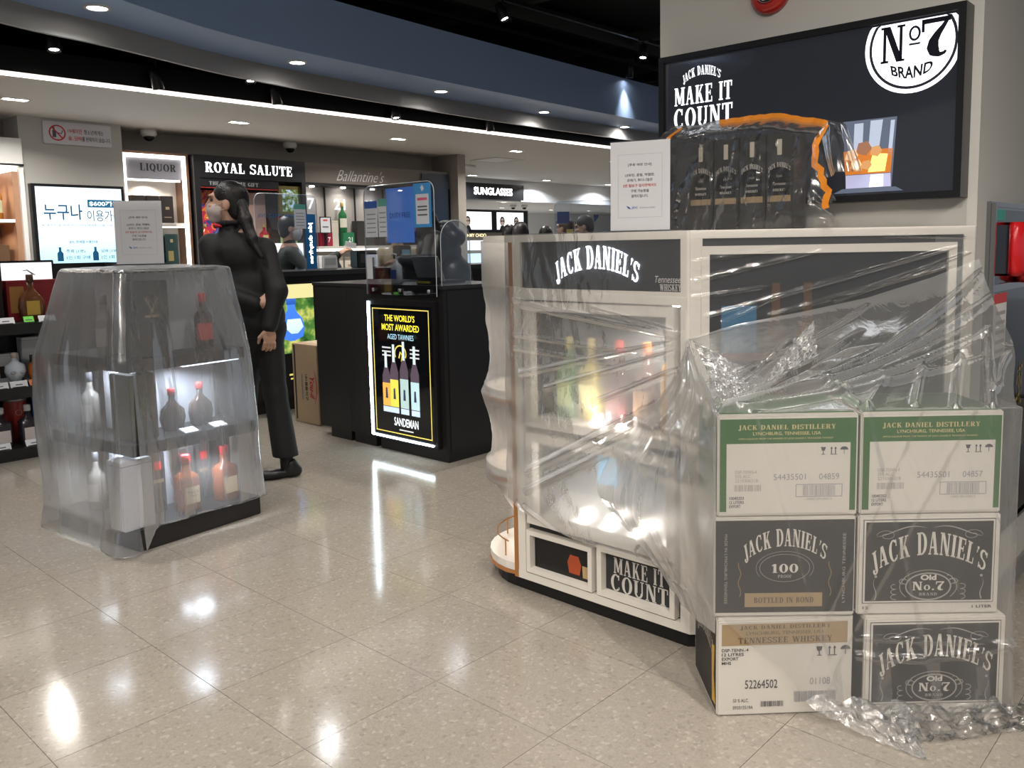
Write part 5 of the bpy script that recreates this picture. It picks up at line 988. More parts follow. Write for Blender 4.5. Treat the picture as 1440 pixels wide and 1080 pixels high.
# brown carton standing behind the desk
t = thing('delivery_carton', 'tall brown delivery carton with red brand mark behind the cash desk', 'box', Pw(-5.63, 3.56, 0), RZ_P)
M_KRAFT = mat('kraft', (.46, .34, .21), .7, noise=.08, nscale=6)
MB().bbox(-.17, .17, 0, .36, 0, .61, .005).build('body', M_KRAFT, t); MB().box(-.145, -.125, -.001, 0, .02, .6).build('tape_strip', mat('print_dark_tape', (.06, .05, .05), .5), t); MB().box(-.165, .165, .06, .30, .61, .612).build('flap', mat('kraft_light', (.55, .43, .28), .7), t)
txt('lettering', 'You-il', 0, 0, .17, .06, mat('print_red', (.55, .04, .05), .5), t, -.0015, bold=.03, shear=.25, place=lambda p: (.09 + p[2], p[1], .29 - p[0])); txt('lettering', '181물품지구', 0, 0, .2, .035, M_INK, t, -.0015, bold=.02, place=lambda p: (.015 + p[2], p[1], .28 - p[0])); MB().quad(-.05, -.035, .18, .38, -.0015).build('print_line', M_INK2, t)
MB().ribbon([(.12 + .03 * math.sin(u * 3.14), .16 + .26 * u) for u in np.linspace(0, 1, 14)], [.004 + .008 * math.sin(3.14 * u) for u in np.linspace(0, 1, 14)], -.0015).build('swoosh', mat('print_red', (.55, .04, .05), .5), t)
# ============================================================ liquor wall
M_LITW = glow('lit_white', (1, .94, .86), 3.5); M_BRONZE = mat('bronze_edge', (.35, .2, .13), .35, .6)
lq = thing('liquor_cabinet', 'bright white lit cabinet with grey lettered sign on the liquor wall', 'cabinet', (0, 0, 0), RZ_W)
MB().box(3.48, 3.50, 8.5, 8.79, .0, 2.3).build('side_panel', M_BRONZE, lq); MB().box(4.12, 4.145, 8.5, 8.79, 0, 2.3).build('side_panel', M_BRONZE, lq); MB().box(3.48, 4.145, 8.5, 8.79, 2.285, 2.305).build('top_panel', M_BRONZE, lq)
MB().box(3.50, 4.12, 8.76, 8.79, 0, 2.285).build('back_panel', mat('cabinet_white', (.75, .70, .65), .5), lq)
MB().box(3.50, 3.53, 8.51, 8.54, .3, 2.285).build('lit_edge', M_LITW, lq); MB().box(4.09, 4.12, 8.51, 8.54, .3, 2.285).build('lit_edge', M_LITW, lq); MB().box(3.53, 4.09, 8.51, 8.54, 2.25, 2.285).build('lit_edge', M_LITW, lq)
MB().box(3.54, 4.08, 8.53, 8.55, 2.045, 2.25).build('sign_board', mat('sign_grey', (.36, .36, .41), .5), lq); txt('lettering', 'LIQUOR', 3.85, 2.155, .36, .085, mat('sign_ink', (.03, .03, .035), .5), lq, 8.528, serif=True)
MB().box(3.55, 4.07, 8.545, 8.56, 2.025, 2.043).build('lit_edge', M_LITW, lq)
for z in (1.58, 1.13, .7): MB().box(3.50, 4.12, 8.54, 8.76, z, z + .035).build('shelf', mat('cabinet_white', (.75, .70, .65), .5), lq); MB().box(3.52, 4.1, 8.545, 8.552, z - .012, z).build('lit_edge', glow('lit_soft', (1, .92, .82), 2.2), lq)
MB().box(3.7, 4.0, 8.538, 8.54, 1.585, 1.61).build('shelf_label', mat('label_grey', (.4, .38, .36), .5), lq)
lamp(lq, (3.8, 8.64, 2.02), 5, .1, (1, .9, .78)); lamp(lq, (3.8, 8.64, 1.55), 3, .1, (1, .9, .78))
for k in range(3): pack('gift_carton', 'black liquor carton with small gold crest on the upper shelf under the grey sign', 'box', Ww(3.66 + .14 * k, 8.64, 1.616), RZ_W, .125, .12, .27, mat('carton_espresso', (.02, .014, .012), .45), 'black cartons on the upper lit shelf', ((-.15, .15, .5, .6, BRZ), (-.3, .3, .2, .23, BRZ)))
for k in range(3): pack('gift_carton', 'dark teal liquor carton with gold pattern on the lower lit shelf', 'box', Ww(3.66 + .15 * k, 8.64, 1.166), RZ_W, .135, .12, .34, mat('carton_teal', (.012, .035, .035), .45), 'teal cartons on the lower lit shelf', ((-.1, .1, .75, .85, BRZ), (-.3, .1, .2, .5, mat('gold_leaf_print', (.25, .2, .08), .4))))

# -------- black lettered bay
rs = thing('whisky_bay_black', 'black whisky bay with white lit serif lettering on the liquor wall', 'display bay', (0, 0, 0), RZ_W); M_BAY = mat('bay_black', (.010, .010, .012), .35)
MB().box(4.16, 5.45, 8.42, 8.79, 2.075, 2.305).build('header', M_BAY, rs); MB().box(4.16, 4.22, 8.42, 8.79, 0, 2.075).build('side_panel', M_BAY, rs); MB().box(5.40, 5.45, 8.42, 8.79, 0, 2.075).build('side_panel', M_BAY, rs); MB().box(4.22, 5.40, 8.76, 8.79, 0, 2.075).build('back_panel', mat('bay_back', (.06, .045, .04), .5), rs)
txt('lettering', 'ROYAL SALUTE', 4.78, 2.185, 1.0, .105, glow('letter_white', (.95, .97, 1), 2.6), rs, 8.417, serif=True)
MB().box(4.22, 5.12, 8.44, 8.46, 1.99, 2.075).build('valance', M_BAY, rs); txt('lettering', 'THE ULTIMATE GIFT', 4.6, 2.025, .55, .04, mat('silver_letter', (.45, .45, .47), .4), rs, 8.438, serif=True); MB().box(4.22, 5.12, 8.45, 8.455, 1.975, 1.985).build('red_line', mat('bay_red', (.35, .03, .03), .4), rs)
def vivid():
    m = bpy.data.materials.new('vivid_poster'); m.use_nodes = True; nt = m.node_tree; b = nt.nodes['Principled BSDF']; N = nt.nodes.new; K = nt.links.new; tc = N('ShaderNodeTexCoord')
    n = N('ShaderNodeTexNoise'); n.inputs['Scale'].default_value = 5; n.inputs['Distortion'].default_value = 2.5; K(tc.outputs['Object'], n.inputs[0]); r = N('ShaderNodeValToRGB'); r.color_ramp.interpolation = 'CONSTANT'
    cs = ((0, (.02, .06, .3, 1)), (.4, (.55, .02, .08, 1)), (.5, (.8, .25, .03, 1)), (.58, (.65, .03, .15, 1)), (.66, (.9, .55, .1, 1)))
    r.color_ramp.elements[0].position = 0; r.color_ramp.elements[0].color = cs[0][1]; r.color_ramp.elements[1].position = cs[1][0]; r.color_ramp.elements[1].color = cs[1][1]
    for p, c in cs[2:]: e = r.color_ramp.elements.new(p); e.color = c
    K(n.outputs['Fac'], r.inputs[0]); K(r.outputs[0], b.inputs['Base Color']); return m
MB().box(4.22, 4.66, 8.7, 8.72, 1.46, 1.97).build('poster', vivid(), rs); MB().box(4.86, 5.10, 8.7, 8.72, 1.48, 1.96).build('rose_back_panel', mat('rose_panel', (.52, .36, .32), .5), rs)  # patterned poster and a plain rose-painted panel at the back of the bay
MB().box(4.22, 5.4, 8.45, 8.74, 1.26, 1.40).build('lit_counter', glow('lit_counter', (1, .93, .82), 1.5), rs); MB().box(4.22, 5.4, 8.46, 8.74, .85, .9).build('shelf', M_BAY, rs)
pf = MB().box(5.13, 5.40, 8.46, 8.49, 1.70, 2.03).build('picture_frame', mat('olive_gold', (.16, .13, .035), .35, .4), rs)
def grove():
    m = bpy.data.materials.new('tree_picture'); m.use_nodes = True; nt = m.node_tree; b = nt.nodes['Principled BSDF']; N = nt.nodes.new; K = nt.links.new; tc = N('ShaderNodeTexCoord'); n = N('ShaderNodeTexNoise'); n.inputs['Scale'].default_value = 22; n.inputs['Detail'].default_value = 5; K(tc.outputs['Object'], n.inputs[0])
    r = N('ShaderNodeValToRGB'); r.color_ramp.elements[0].position = .38; r.color_ramp.elements[0].color = (.02, .05, .01, 1); r.color_ramp.elements[1].position = .62; r.color_ramp.elements[1].color = (.4, .55, .8, 1); e = r.color_ramp.elements.new(.5); e.color = (.15, .22, .04, 1); K(n.outputs['Fac'], r.inputs[0]); K(r.outputs[0], b.inputs['Emission Color']); K(r.outputs[0], b.inputs['Base Color']); b.inputs['Emission Strength'].default_value = .6; return m
MB().quad(5.17, 5.37, 1.75, 1.99, 8.459).build('picture', grove(), pf)
t = MB().box(5.14, 5.30, 8.5, 8.52, 1.58, 1.70).build('price_sign', mat('bay_red2', (.4, .03, .04), .4), rs); txt('lettering', '05', 5.22, 1.64, .09, .07, mat('number_white', (.86, .86, .86), .5), t, 8.497, bold=.02); MB().box(5.16, 5.36, 8.5, 8.52, 1.40, 1.58).build('green_card', mat('card_green', (.25, .40, .16), .5), rs)
for q, (x, c) in enumerate(((4.32, (.5, .06, .03)), (4.46, (.05, .08, .3)), (4.75, (.04, .09, .4)), (5.0, (.45, .03, .04)))):
    bottle(('orange-red flagon on the lit counter of the black bay', 'dark blue flagon beside the orange-red one on the lit counter', 'blue flagon in the middle of the lit counter of the black bay', 'crimson flagon before the rose panel of the black bay')[q], Ww(x, 8.58, 1.401), c, (.5, .38, .12), (.6, .5, .2), .21, .085, 'flask', RZ_W, 'flagons on the lit counter')
for q in range(3): bottle('red flagon on the low shelf of the black bay', Ww(4.3 + .15 * q, 8.58, .901), (.45, .05, .03), (.5, .38, .12), (.6, .5, .2), .24, .09, 'flask', RZ_W, 'red flagons on the low shelf')

# -------- taupe bay with year numbers
bl = thing('whisky_bay_taupe', 'taupe whisky bay with script lettering and large year numbers', 'display bay', (0, 0, 0), RZ_W); M_TB = mat('taupe_board', (.20, .175, .15), .45)
MB().box(5.46, 7.64, 8.46, 8.79, 2.085, 2.305).build('header', M_TB, bl); MB().box(5.46, 7.1, 8.47, 8.79, 2.055, 2.085).build('dark_rail', M_BAY, bl)
txt('lettering', "Ballantine's", 6.25, 2.185, .66, .13, mat('letter_silver', (.78, .79, .82), .35), bl, 8.456, shear=.45, bold=-.014)
for k in range(4):
    x0 = 5.46 + .43 * k; p = MB().box(x0 + .008, x0 + .422, 8.72, 8.75, 1.42, 2.055).build('number_panel', mat('number_panel', (.30, .28, .265), .5), bl)
    MB().box(x0 + .42, x0 + .432, 8.70, 8.76, 1.42, 2.055).build('mullion', M_BAY, bl)
    txt('lettering', ('17', '21', '23', '30')[k], x0 + .21, 1.86, .16, .13, mat('number_white', (.86, .86, .86), .5), p, 8.717, serif=False, bold=.015); txt('lettering', 'AGED', x0 + .21, 1.97, .07, .022, mat('silver_letter', (.45, .45, .47), .4), p, 8.717); txt('lettering', 'YEARS', x0 + .21, 1.745, .09, .024, mat('silver_letter', (.45, .45, .47), .4), p, 8.717)
    MB().lathe([(.03, 0), (.025, -.01), (.004, -.013)], 12, (x0 + .2, 8.62, 2.055)).build('bay_lamp', M_LENS, bl); lamp(bl, (x0 + .2, 8.6, 2.03), 2.2, .05)
MB().box(5.46, 7.1, 8.47, 8.76, 1.33, 1.36).build('glass_shelf', mat('shelf_pale', (.6, .58, .55), .3), bl); MB().box(5.46, 7.1, 8.475, 8.485, 1.30, 1.33).build('lit_edge', glow('lit_soft', (1, .92, .82), 2.2), bl)
MB().box(5.46, 7.1, 8.75, 8.78, .3, 1.32).build('lower_back', mat('lower_back_pale', (.45, .42, .38), .5), bl); MB().box(5.46, 7.1, 8.47, 8.76, .9, .93).build('glass_shelf', mat('shelf_pale', (.6, .58, .55), .3), bl)
MB().box(7.10, 7.64, 8.44, 8.79, 0, 2.085).build('end_panel', M_BAY, bl); MB().box(7.16, 7.60, 8.43, 8.44, 1.1, 2.27).build('dark_picture', mat('dusk_picture', (.02, .03, .05), .25), bl)
for q, (x, c, n) in enumerate(((5.80, (.3, .02, .05), '17'), (6.03, (.02, .16, .07), '21'))):
    t = pack('plinth_box', ('crimson numbered plinth box on the pale shelf', 'green numbered plinth box on the pale shelf')[q], 'box', Ww(x + (.06 if q else -.02), 8.6, 1.361), RZ_W, .16, .12, .16, mat('plinth_%d' % q, c, .4)); txt('lettering', n, .02, .075, .06, .06, mat('number_white', (.86, .86, .86), .5), t, -.0612, bold=.02)
bottle('green bottle with cream label standing on the green plinth box', Ww(6.05, 8.6, 1.522), (.02, .14, .05), (.6, .42, .15), (.6, .58, .5), .36, .10, 'round', RZ_W)
t = thing('ribbon_ornament', 'red ribbon loop ornament behind the crimson plinth box', 'ornament', Ww(5.62, 8.64, 1.361), RZ_W)
MB().tube([(.07 * math.sin(a), 0, .2 + .16 * math.cos(a * .5) * math.sin(a * .9) + .03 * a) for a in np.linspace(-2, 5, 40)], .006, 6).build('ribbon', mat('ribbon_red', (.5, .02, .05), .35), t, True); MB().box(-.03, .03, -.03, .03, 0, .02).build('ribbon_base', M_BAY, t); MB().tube([(0, 0, .01), (0, 0, .12)], .004, 6).build('stem', M_BAY, t)
t = thing('price_card', 'white price card in black frame before the year panels', 'sign', Ww(5.74, 8.5, 1.361), RZ_W); MB().frame(-.075, .075, .15, .34, .008, -.004, .004).build('frame', M_BAY, t); MB().quad(-.068, .068, .157, .333, 0).build('card', M_FLY, t); MB().box(-.01, .01, -.01, .02, 0, .15).build('stand', M_BAY, t); MB().quad(-.03, .03, .29, .31, -.001).build('print_line', M_NRED, t); MB().quad(-.04, .04, .215, .23, -.001).build('print_line', M_NINK, t)
for q, (x, m) in enumerate(((5.935, mat('carton_cream', (.6, .55, .48), .5)), (6.3, mat('carton_charcoal', (.03, .029, .028), .5)), (6.45, mat('carton_charcoal', (.03, .029, .028), .5)), (6.62, mat('carton_espresso', (.02, .014, .012), .45)))):
    pack('gift_carton', ('tall cream carton between the crimson and green plinth boxes', 'black carton under the number 23', 'black carton under the number 23', 'dark brown carton under the number 30')[q], 'box', Ww(x, 8.64, 1.361), RZ_W, .11 if q else .09, .1, .30, m, 'cartons on the pale shelf')
for q in range(5): pack('gift_carton', 'white carton on the shelf below the year panels', 'box', Ww(5.62 + .16 * q, 8.62, .931), RZ_W, .14, .12, .30, mat('carton_cream', (.6, .55, .48), .5), 'white cartons below the year panels', ((-.2, .2, .6, .7, BRZ),))
bottle('dark bottle with dark umbrella-like stopper before the white cartons', Ww(5.9, 8.51, .931), (.02, .02, .03), (.03, .03, .03), None, .33, .075, 'round', RZ_W)

# ============================================================ pale column: sign and lit guide screen
sg = thing('age_warning_sign', 'white warning sign with red no-alcohol circle on the pale column', 'sign', (0, 0, 0), RZ_W)
MB().bbox(2.79, 3.37, 8.395, 8.42, 2.305, 2.505, .004).build('board', mat('sign_white', (.70, .70, .75), .45), sg)
MB().ring(2.905, 2.405, .07, .07, .012, 8.3935, 36).build('red_circle', mat('warning_red', (.6, .04, .06), .5), sg); MB().ribbon([(2.86, 2.455), (2.95, 2.355)], .012, 8.3932).build('red_slash', mat('warning_red', (.6, .04, .06), .5), sg); MB().prismy([(2.865, 2.365), (2.895, 2.365), (2.895, 2.42), (2.886, 2.435), (2.886, 2.455), (2.874, 2.455), (2.874, 2.435), (2.865, 2.42)], 8.3938, 8.3944).build('bottle_icon', M_NINK, sg); MB().ribbon([(2.905, 2.405), (2.94, 2.40), (2.95, 2.43)], .008, 8.3938).build('smoke_icon', M_NINK, sg)
txt('lettering', '19세미만', 3.055, 2.43, .12, .042, mat('warning_red', (.6, .04, .06), .5), sg, 8.394, bold=.015); txt('lettering', '청소년에게는', 3.215, 2.43, .17, .042, M_NINK, sg, 8.394, bold=.015); txt('lettering', '술, 담배', 3.05, 2.365, .11, .042, mat('warning_red', (.6, .04, .06), .5), sg, 8.394, bold=.015); txt('lettering', '를 판매하지 않습니다.', 3.235, 2.365, .25, .042, M_NINK, sg, 8.394, bold=.015)
gs = thing('guide_screen', 'tall bright screen with blue Korean shopping guide on the pale column', 'screen', (0, 0, 0), RZ_W)
MB().box(2.64, 3.42, 8.33, 8.418, .62, 1.945).build('housing', M_FRAME, gs)
def guide():
    m = bpy.data.materials.new('guide_screen_light'); m.use_nodes = True; nt = m.node_tree; b = nt.nodes['Principled BSDF']; N = nt.nodes.new; K = nt.links.new; tc = N('ShaderNodeTexCoord'); s = N('ShaderNodeSeparateXYZ'); K(tc.outputs['Object'], s.inputs[0])
    r = N('ShaderNodeValToRGB'); mr = N('ShaderNodeMapRange'); mr.inputs['From Min'].default_value = .65; mr.inputs['From Max'].default_value = 1.93; K(s.outputs[2], mr.inputs['Value']); K(mr.outputs[0], r.inputs[0])
    r.color_ramp.elements[0].position = .3; r.color_ramp.elements[0].color = (.18, .72, .85, 1); r.color_ramp.elements[1].position = .75; r.color_ramp.elements[1].color = (.85, .95, 1, 1); K(r.outputs[0], b.inputs['Emission Color']); b.inputs['Emission Strength'].default_value = 1.25; b.inputs['Base Color'].default_value = (.2, .25, .3, 1); b.inputs['Roughness'].default_value = .2; return m
MB().quad(2.665, 3.395, .645, 1.92, 8.329).build('screen', guide(), gs)
GB = mat('guide_blue', (.01, .10, .24), .4); txt('lettering', '누구나', 2.88, 1.70, .32, .14, GB, gs, 8.3275, bold=.01); txt('lettering', '이용가능', 3.23, 1.67, .30, .10, GB, gs, 8.3275); MB().box(3.09, 3.39, 8.3275, 8.3285, 1.745, 1.815).build('price_tab', mat('guide_tab', (.02, .2, .42), .4), gs); txt('lettering', '$600까지', 3.235, 1.78, .26, .05, glow('guide_white', (.9, .97, 1), 1.2), gs, 8.3265, bold=.02)
txt('lettering', '※ 내국인 및 외국인 (1인당) 면세점 이용 가능', 3.0, 1.58, .6, .025, GB, gs, 8.3275); txt('lettering', 'JDC 면세점 이용안내', 3.03, 1.43, .24, .03, GB, gs, 8.3275, bold=.01)
for s, x, z, w in (('주류 (1병)', 2.96, 1.345, .16), ('1인 1회 구매', 2.98, 1.29, .2), ('담배 (1보루)', 3.27, 1.345, .18), ('1인 1회 구매', 3.28, 1.29, .2)): txt('lettering', s, x, z, w, .035, GB, gs, 8.3275, bold=.005)
for x in (2.83, 3.13): MB().prismy([(x - .025, 1.26), (x + .025, 1.26), (x + .025, 1.33), (x + .01, 1.35), (x + .01, 1.385), (x - .01, 1.385), (x - .01, 1.35), (x - .025, 1.33)], 8.3275, 8.3285).build('bottle_icon', GB, gs)
for k, (s, w) in enumerate((('외화로 구매 시 원화환산 가능한 신분증 및 탑승권 제시', .58), ('휴대폰 인증 서비스 안내', .4), ('제주도 출발 항공편 이용', .4), ('탑승 수속 후 이용', .34), ('구매 가능 품목', .3))): txt('lettering', s, 2.74, 1.17 - .075 * k, w, .032, GB, gs, 8.3275, align='l')

# far-left lit cabinet
fcab = thing('lit_wood_cabinet', 'lit wooden bottle cabinet beside the pale column', 'cabinet', (0, 0, 0), RZ_W); M_WOOD = mat('cabinet_wood', (.42, .24, .15), .45, noise=.15, nscale=8)
MB().box(1.5, 2.58, 8.3, 8.79, 2.1, 2.32).build('header', M_WHITE, fcab); MB().box(1.5, 2.58, 8.28, 8.3, 2.085, 2.1).build('dark_line', M_BAY, fcab); MB().box(2.545, 2.58, 8.3, 8.79, 0, 2.1).build('side_panel', M_WHITE, fcab); MB().box(2.5, 2.545, 8.34, 8.79, .5, 2.06).build('inner_side', M_WOOD, fcab); MB().box(1.5, 2.5, 8.76, 8.79, .5, 2.06).build('back_panel', M_WOOD, fcab); MB().box(1.5, 2.54, 8.34, 8.79, 2.04, 2.08).build('lit_top', glow('lit_soft', (1, .92, .82), 2.2), fcab)
for z in (1.60, 1.2): MB().box(1.5, 2.5, 8.36, 8.76, z, z + .03).build('shelf', M_WOOD, fcab); MB().box(1.5, 2.5, 8.355, 8.36, z + .005, z + .03).build('lit_edge', glow('lit_soft', (1, .92, .82), 2.2), fcab)
lamp(fcab, (2.3, 8.5, 2.0), 4, .1, (1, .85, .65), off=True); lamp(fcab, (2.3, 8.5, 1.57), 3, .1, (1, .85, .65), off=True)
bottle('amber bottle with green and cream label in the lit wooden cabinet', Ww(2.4, 8.5, 1.631), (.45, .2, .03), (.45, .35, .15), (.55, .6, .4), .36, .11, 'round', RZ_W)
pack('gift_carton', 'navy carton beside the amber bottle in the lit wooden cabinet', 'box', Ww(2.27, 8.5, 1.631), RZ_W, .12, .1, .3, mat('carton_navy', (.01, .015, .04), .4)); pack('gift_carton', 'gold carton on the lower shelf of the wooden cabinet', 'box', Ww(2.3, 8.5, 1.231), RZ_W, .13, .1, .28, mat('carton_goldish', (.42, .26, .08), .4)); pack('gift_carton', 'brown carton on the lower shelf of the wooden cabinet', 'box', Ww(2.42, 8.5, 1.231), RZ_W, .09, .1, .18, mat('carton_brown', (.15, .09, .05), .4))

# ============================================================ low black shelf unit with bottles
sh = thing('bottle_shelf_unit', 'low black shelf unit of bottles beside the wrapped tower', 'shelf unit', (0, 0, 0), RZ_W); M_SH = mat('shelf_black', (.014, .014, .015), .4)
MB().box(.4, 2.55, 6.14, 6.6, 0, .075).build('base', M_SH, sh); MB().box(.4, 2.55, 6.56, 6.6, .075, 1.26).build('back_panel', M_SH, sh)
for z in (.47, .885): MB().box(.4, 2.55, 6.15, 6.56, z - .07, z).build('shelf', M_SH, sh)
MB().box(.4, .44, 6.14, 6.6, .075, 1.26).build('side_panel', M_SH, sh); MB().box(2.52, 2.55, 6.14, 6.6, .075, 1.26).build('side_panel', M_SH, sh)
t = thing('header_screen', 'small white framed screen standing behind the red gift carton', 'screen', Ww(1.99, 6.5, .886), RZ_W); MB().bbox(-.17, .17, 0, .03, 0, .40, .004).build('frame', M_FRAME, t); MB().quad(-.155, .155, .08, .385, -.001).build('panel', glow('header_white', (.9, .93, 1), 1.1), t); MB().ribbon([(-.03, .33), (.0, .335), (.03, .31), (.05, .30)], [.004, .008, .012, .004], -.002).build('antelope_mark', mat('mark_grey', (.3, .32, .35), .5), t)
pack('gift_carton', 'wide red and gold gift carton on the upper shelf of the low unit', 'box', Ww(1.99, 6.42, .886), RZ_W, .34, .1, .27, mat('carton_scarlet', (.28, .02, .025), .4), marks=((-.45, -.2, .2, .85, mat('gold_fil', (.45, .22, .06), .4)),))
bottle('ornate gold and amber cognac bottle before the red gift carton', Ww(1.93, 6.27, .886), (.14, .05, .02), (.10, .06, .03), (.55, .35, .06), .31, .11, 'flask', RZ_W)
pack('gift_carton', 'black carton beside the red gift carton on the low unit', 'box', Ww(1.72, 6.4, .886), RZ_W, .14, .1, .36, mat('carton_espresso', (.02, .014, .012), .45))
for q, (x, w, h) in enumerate(((1.79, .16, .2), (1.97, .16, .30))): pack('gift_carton', ('low white carton behind the clear skull bottle', 'white carton behind the amber bottle with bow')[q], 'box', Ww(x, 6.45, .471), RZ_W, w, .1, h, mat('carton_blank', (.72, .72, .75), .55), marks=((-.25, .25, .2, .6, mat('window_dark', (.05, .04, .04), .3)),))
bottle('clear skull-shaped bottle on the middle shelf of the low unit', Ww(1.799, 6.26, .471), (.55, .6, .66), (.5, .42, .36), None, .22, .10, 'skull', RZ_W)
bottle('amber bottle with white bow on the middle shelf of the low unit', Ww(1.95, 6.28, .471), (.42, .12, .02), (.7, .68, .66), None, .25, .10, 'flask', RZ_W)
def tin(label, x, col):
    t = thing('cylinder_tin', label, 'tin', Ww(x, 6.42, .076), RZ_W, None); MB().lathe([(.068, 0), (.068, .285), (.066, .29)], 24).build('body', mat('tin_%d' % int(x * 100), col, .35), t, True); MB().lathe([(.069, .272), (.069, .292), (.06, .294)], 24).build('lid', mat('tin_lid', (.55, .5, .48), .3, .8), t, True); MB().ring(0, .2, .02, .02, .003, -.0688, 20).build('emblem', M_CW, t)
tin('red cylinder tin on the bottom shelf of the low unit', 1.826, (.5, .06, .05)); tin('blue cylinder tin on the bottom shelf of the low unit', 1.992, (.02, .13, .48))
for q, x in enumerate((1.846, 1.69, 1.972)): bottle(('dark square bottle with white label between the red and blue tins', 'dark square bottle beside the red tin', 'dark square bottle before the blue tin')[q], Ww(x, 6.25, .076), (.03, .025, .03), (.62, .63, .64), (.62, .56, .54), .265, .105, 'square', RZ_W)
for q, (x, z, c) in enumerate(((1.745, .886, (.72, .72, .74)), (1.878, .886, (.2, .72, .08)), (1.985, .886, (.72, .72, .74)), (1.68, .471, (.72, .72, .74)), (1.79, .471, (.72, .72, .74)), (1.881, .471, (.75, .22, .06)), (1.665, .076, (.72, .72, .74)), (1.85, .076, (.72, .72, .74)))):
    nm = {(.72, .72, .74): 'white', (.2, .72, .08): 'bright green', (.75, .22, .06): 'orange'}[c]; lv = {.886: 'upper', .471: 'middle', .076: 'bottom'}[z]
    t = thing('price_tag', '%s price tag on the %s shelf edge of the low unit' % (nm, lv), 'price tag', Ww(x, 6.165, z), RZ_W, 'price tags of the low unit'); o = MB().box(-.05 if nm == 'white' else -.03, .05 if nm == 'white' else .03, 0, .002, 0, .045).build('card', mat('tag_' + nm.replace(' ', '_'), c, .5), t); o.rotation_euler = (-.5, 0, 0); MB().box(-.04, .04, .0, .03, 0, .004).build('holder', M_SH, t)
    MB().quad(-.02, .02, .015, .022, -.0006).build('price_line', M_NINK, o)

# ============================================================ sunglasses zone far back
ss = thing('sunglasses_sign', 'black box sign with glowing white letters over the far eyewear zone', 'sign', (0, 0, 0), RZ_W); MB().box(9.92, 11.75, 10.93, 11.0, 2.165, 2.445).build('box', M_BAY, ss); txt('lettering', 'SUNGLASSES', 10.95, 2.305, .98, .13, glow('sun_letters', (.92, .95, 1), 5), ss, 10.925, bold=.03)
ey = thing('eyewear_wall_unit', 'far eyewear wall unit with bright portrait screens and gold lettering', 'display bay', (0, 0, 0), RZ_W)
MB().box(11.9, 14.1, 13.0, 13.3, 0, 2.1).build('body', mat('unit_taupe', (.16, .14, .11), .5), ey); MB().box(11.95, 14.05, 12.98, 13.0, 1.62, 2.1).build('screen_band', M_BAY, ey)
for x0, x1, faces in ((12.05, 12.92, (.2,)), (13.08, 13.92, (.2, .72))):
    s = MB().quad(x0, x1, 1.68, 2.05, 12.975).build('portrait_screen', glow('portrait_white', (.92, .96, 1), 1.5), ey)
    for f in faces:
        cx = x0 + f * (x1 - x0); sk = mat('portrait_skin', (.45, .33, .27), .5, emit=(.5, .4, .35), es=.6); MB().disc(cx, 1.86, .075, 12.973, 20, .10).build('portrait', mat('portrait_hair', (.02, .02, .025), .5), s); MB().disc(cx, 1.845, .055, 12.971, 20, .08).build('portrait', sk, s); MB().prismy([(cx - .09, 1.68), (cx + .09, 1.68), (cx + .05, 1.765), (cx - .05, 1.765)], 12.971, 12.973).build('portrait', mat('portrait_dark', (.05, .06, .08), .5), s)
        for e in (-1, 1): MB().disc(cx + e * .027, 1.862, .022, 12.969, 14, .018).build('shades', M_BAY, s)
txt('lettering', 'JIMMY CHOO', 12.45, 1.55, .62, .09, glow('gold_lit', (1, .85, .5), 1.6), ey, 12.99, bold=.01); MB().box(11.9, 14.1, 12.9, 13.0, 1.25, 1.45).build('lit_shelf', glow('far_lit', (.9, .95, 1), 1.6), ey)
for k in range(3): MB().box(12.0 + .7 * k, 12.6 + .7 * k, 12.92, 13.0, .6, 1.18).build('lit_shelf', glow('far_lit_blue', (.6, .8, 1), 1.1), ey)
lg = thing('wall_logo', 'blue bird emblem and lettering on the pale far wall', 'logo', (0, 0, 0), RZ_W); XL = 21.4
MB().add([(XL + .75, 17.49, 2.35), (XL + 1.15, 17.49, 2.6 - .08), (XL + 1.0, 17.49, 2.2), (XL + .8, 17.49, 2.05)], [(0, 3, 2, 1)]).build('bird', M_NBLUE, lg); txt('lettering', 'jdc dutyfree', XL - .3, 2.0, 1.7, .3, M_NBLUE, lg, 17.49, flip=True)
wb = MB().box(10.0, 33, 17.3, 17.49, 0, 1.2).build('far_display_bench', mat('far_bench', (.3, .3, .32), .5)); wb.rotation_euler = (0, 0, RZ_W); tag(wb, 'long grey low display bench along the far pale wall', 'bench')
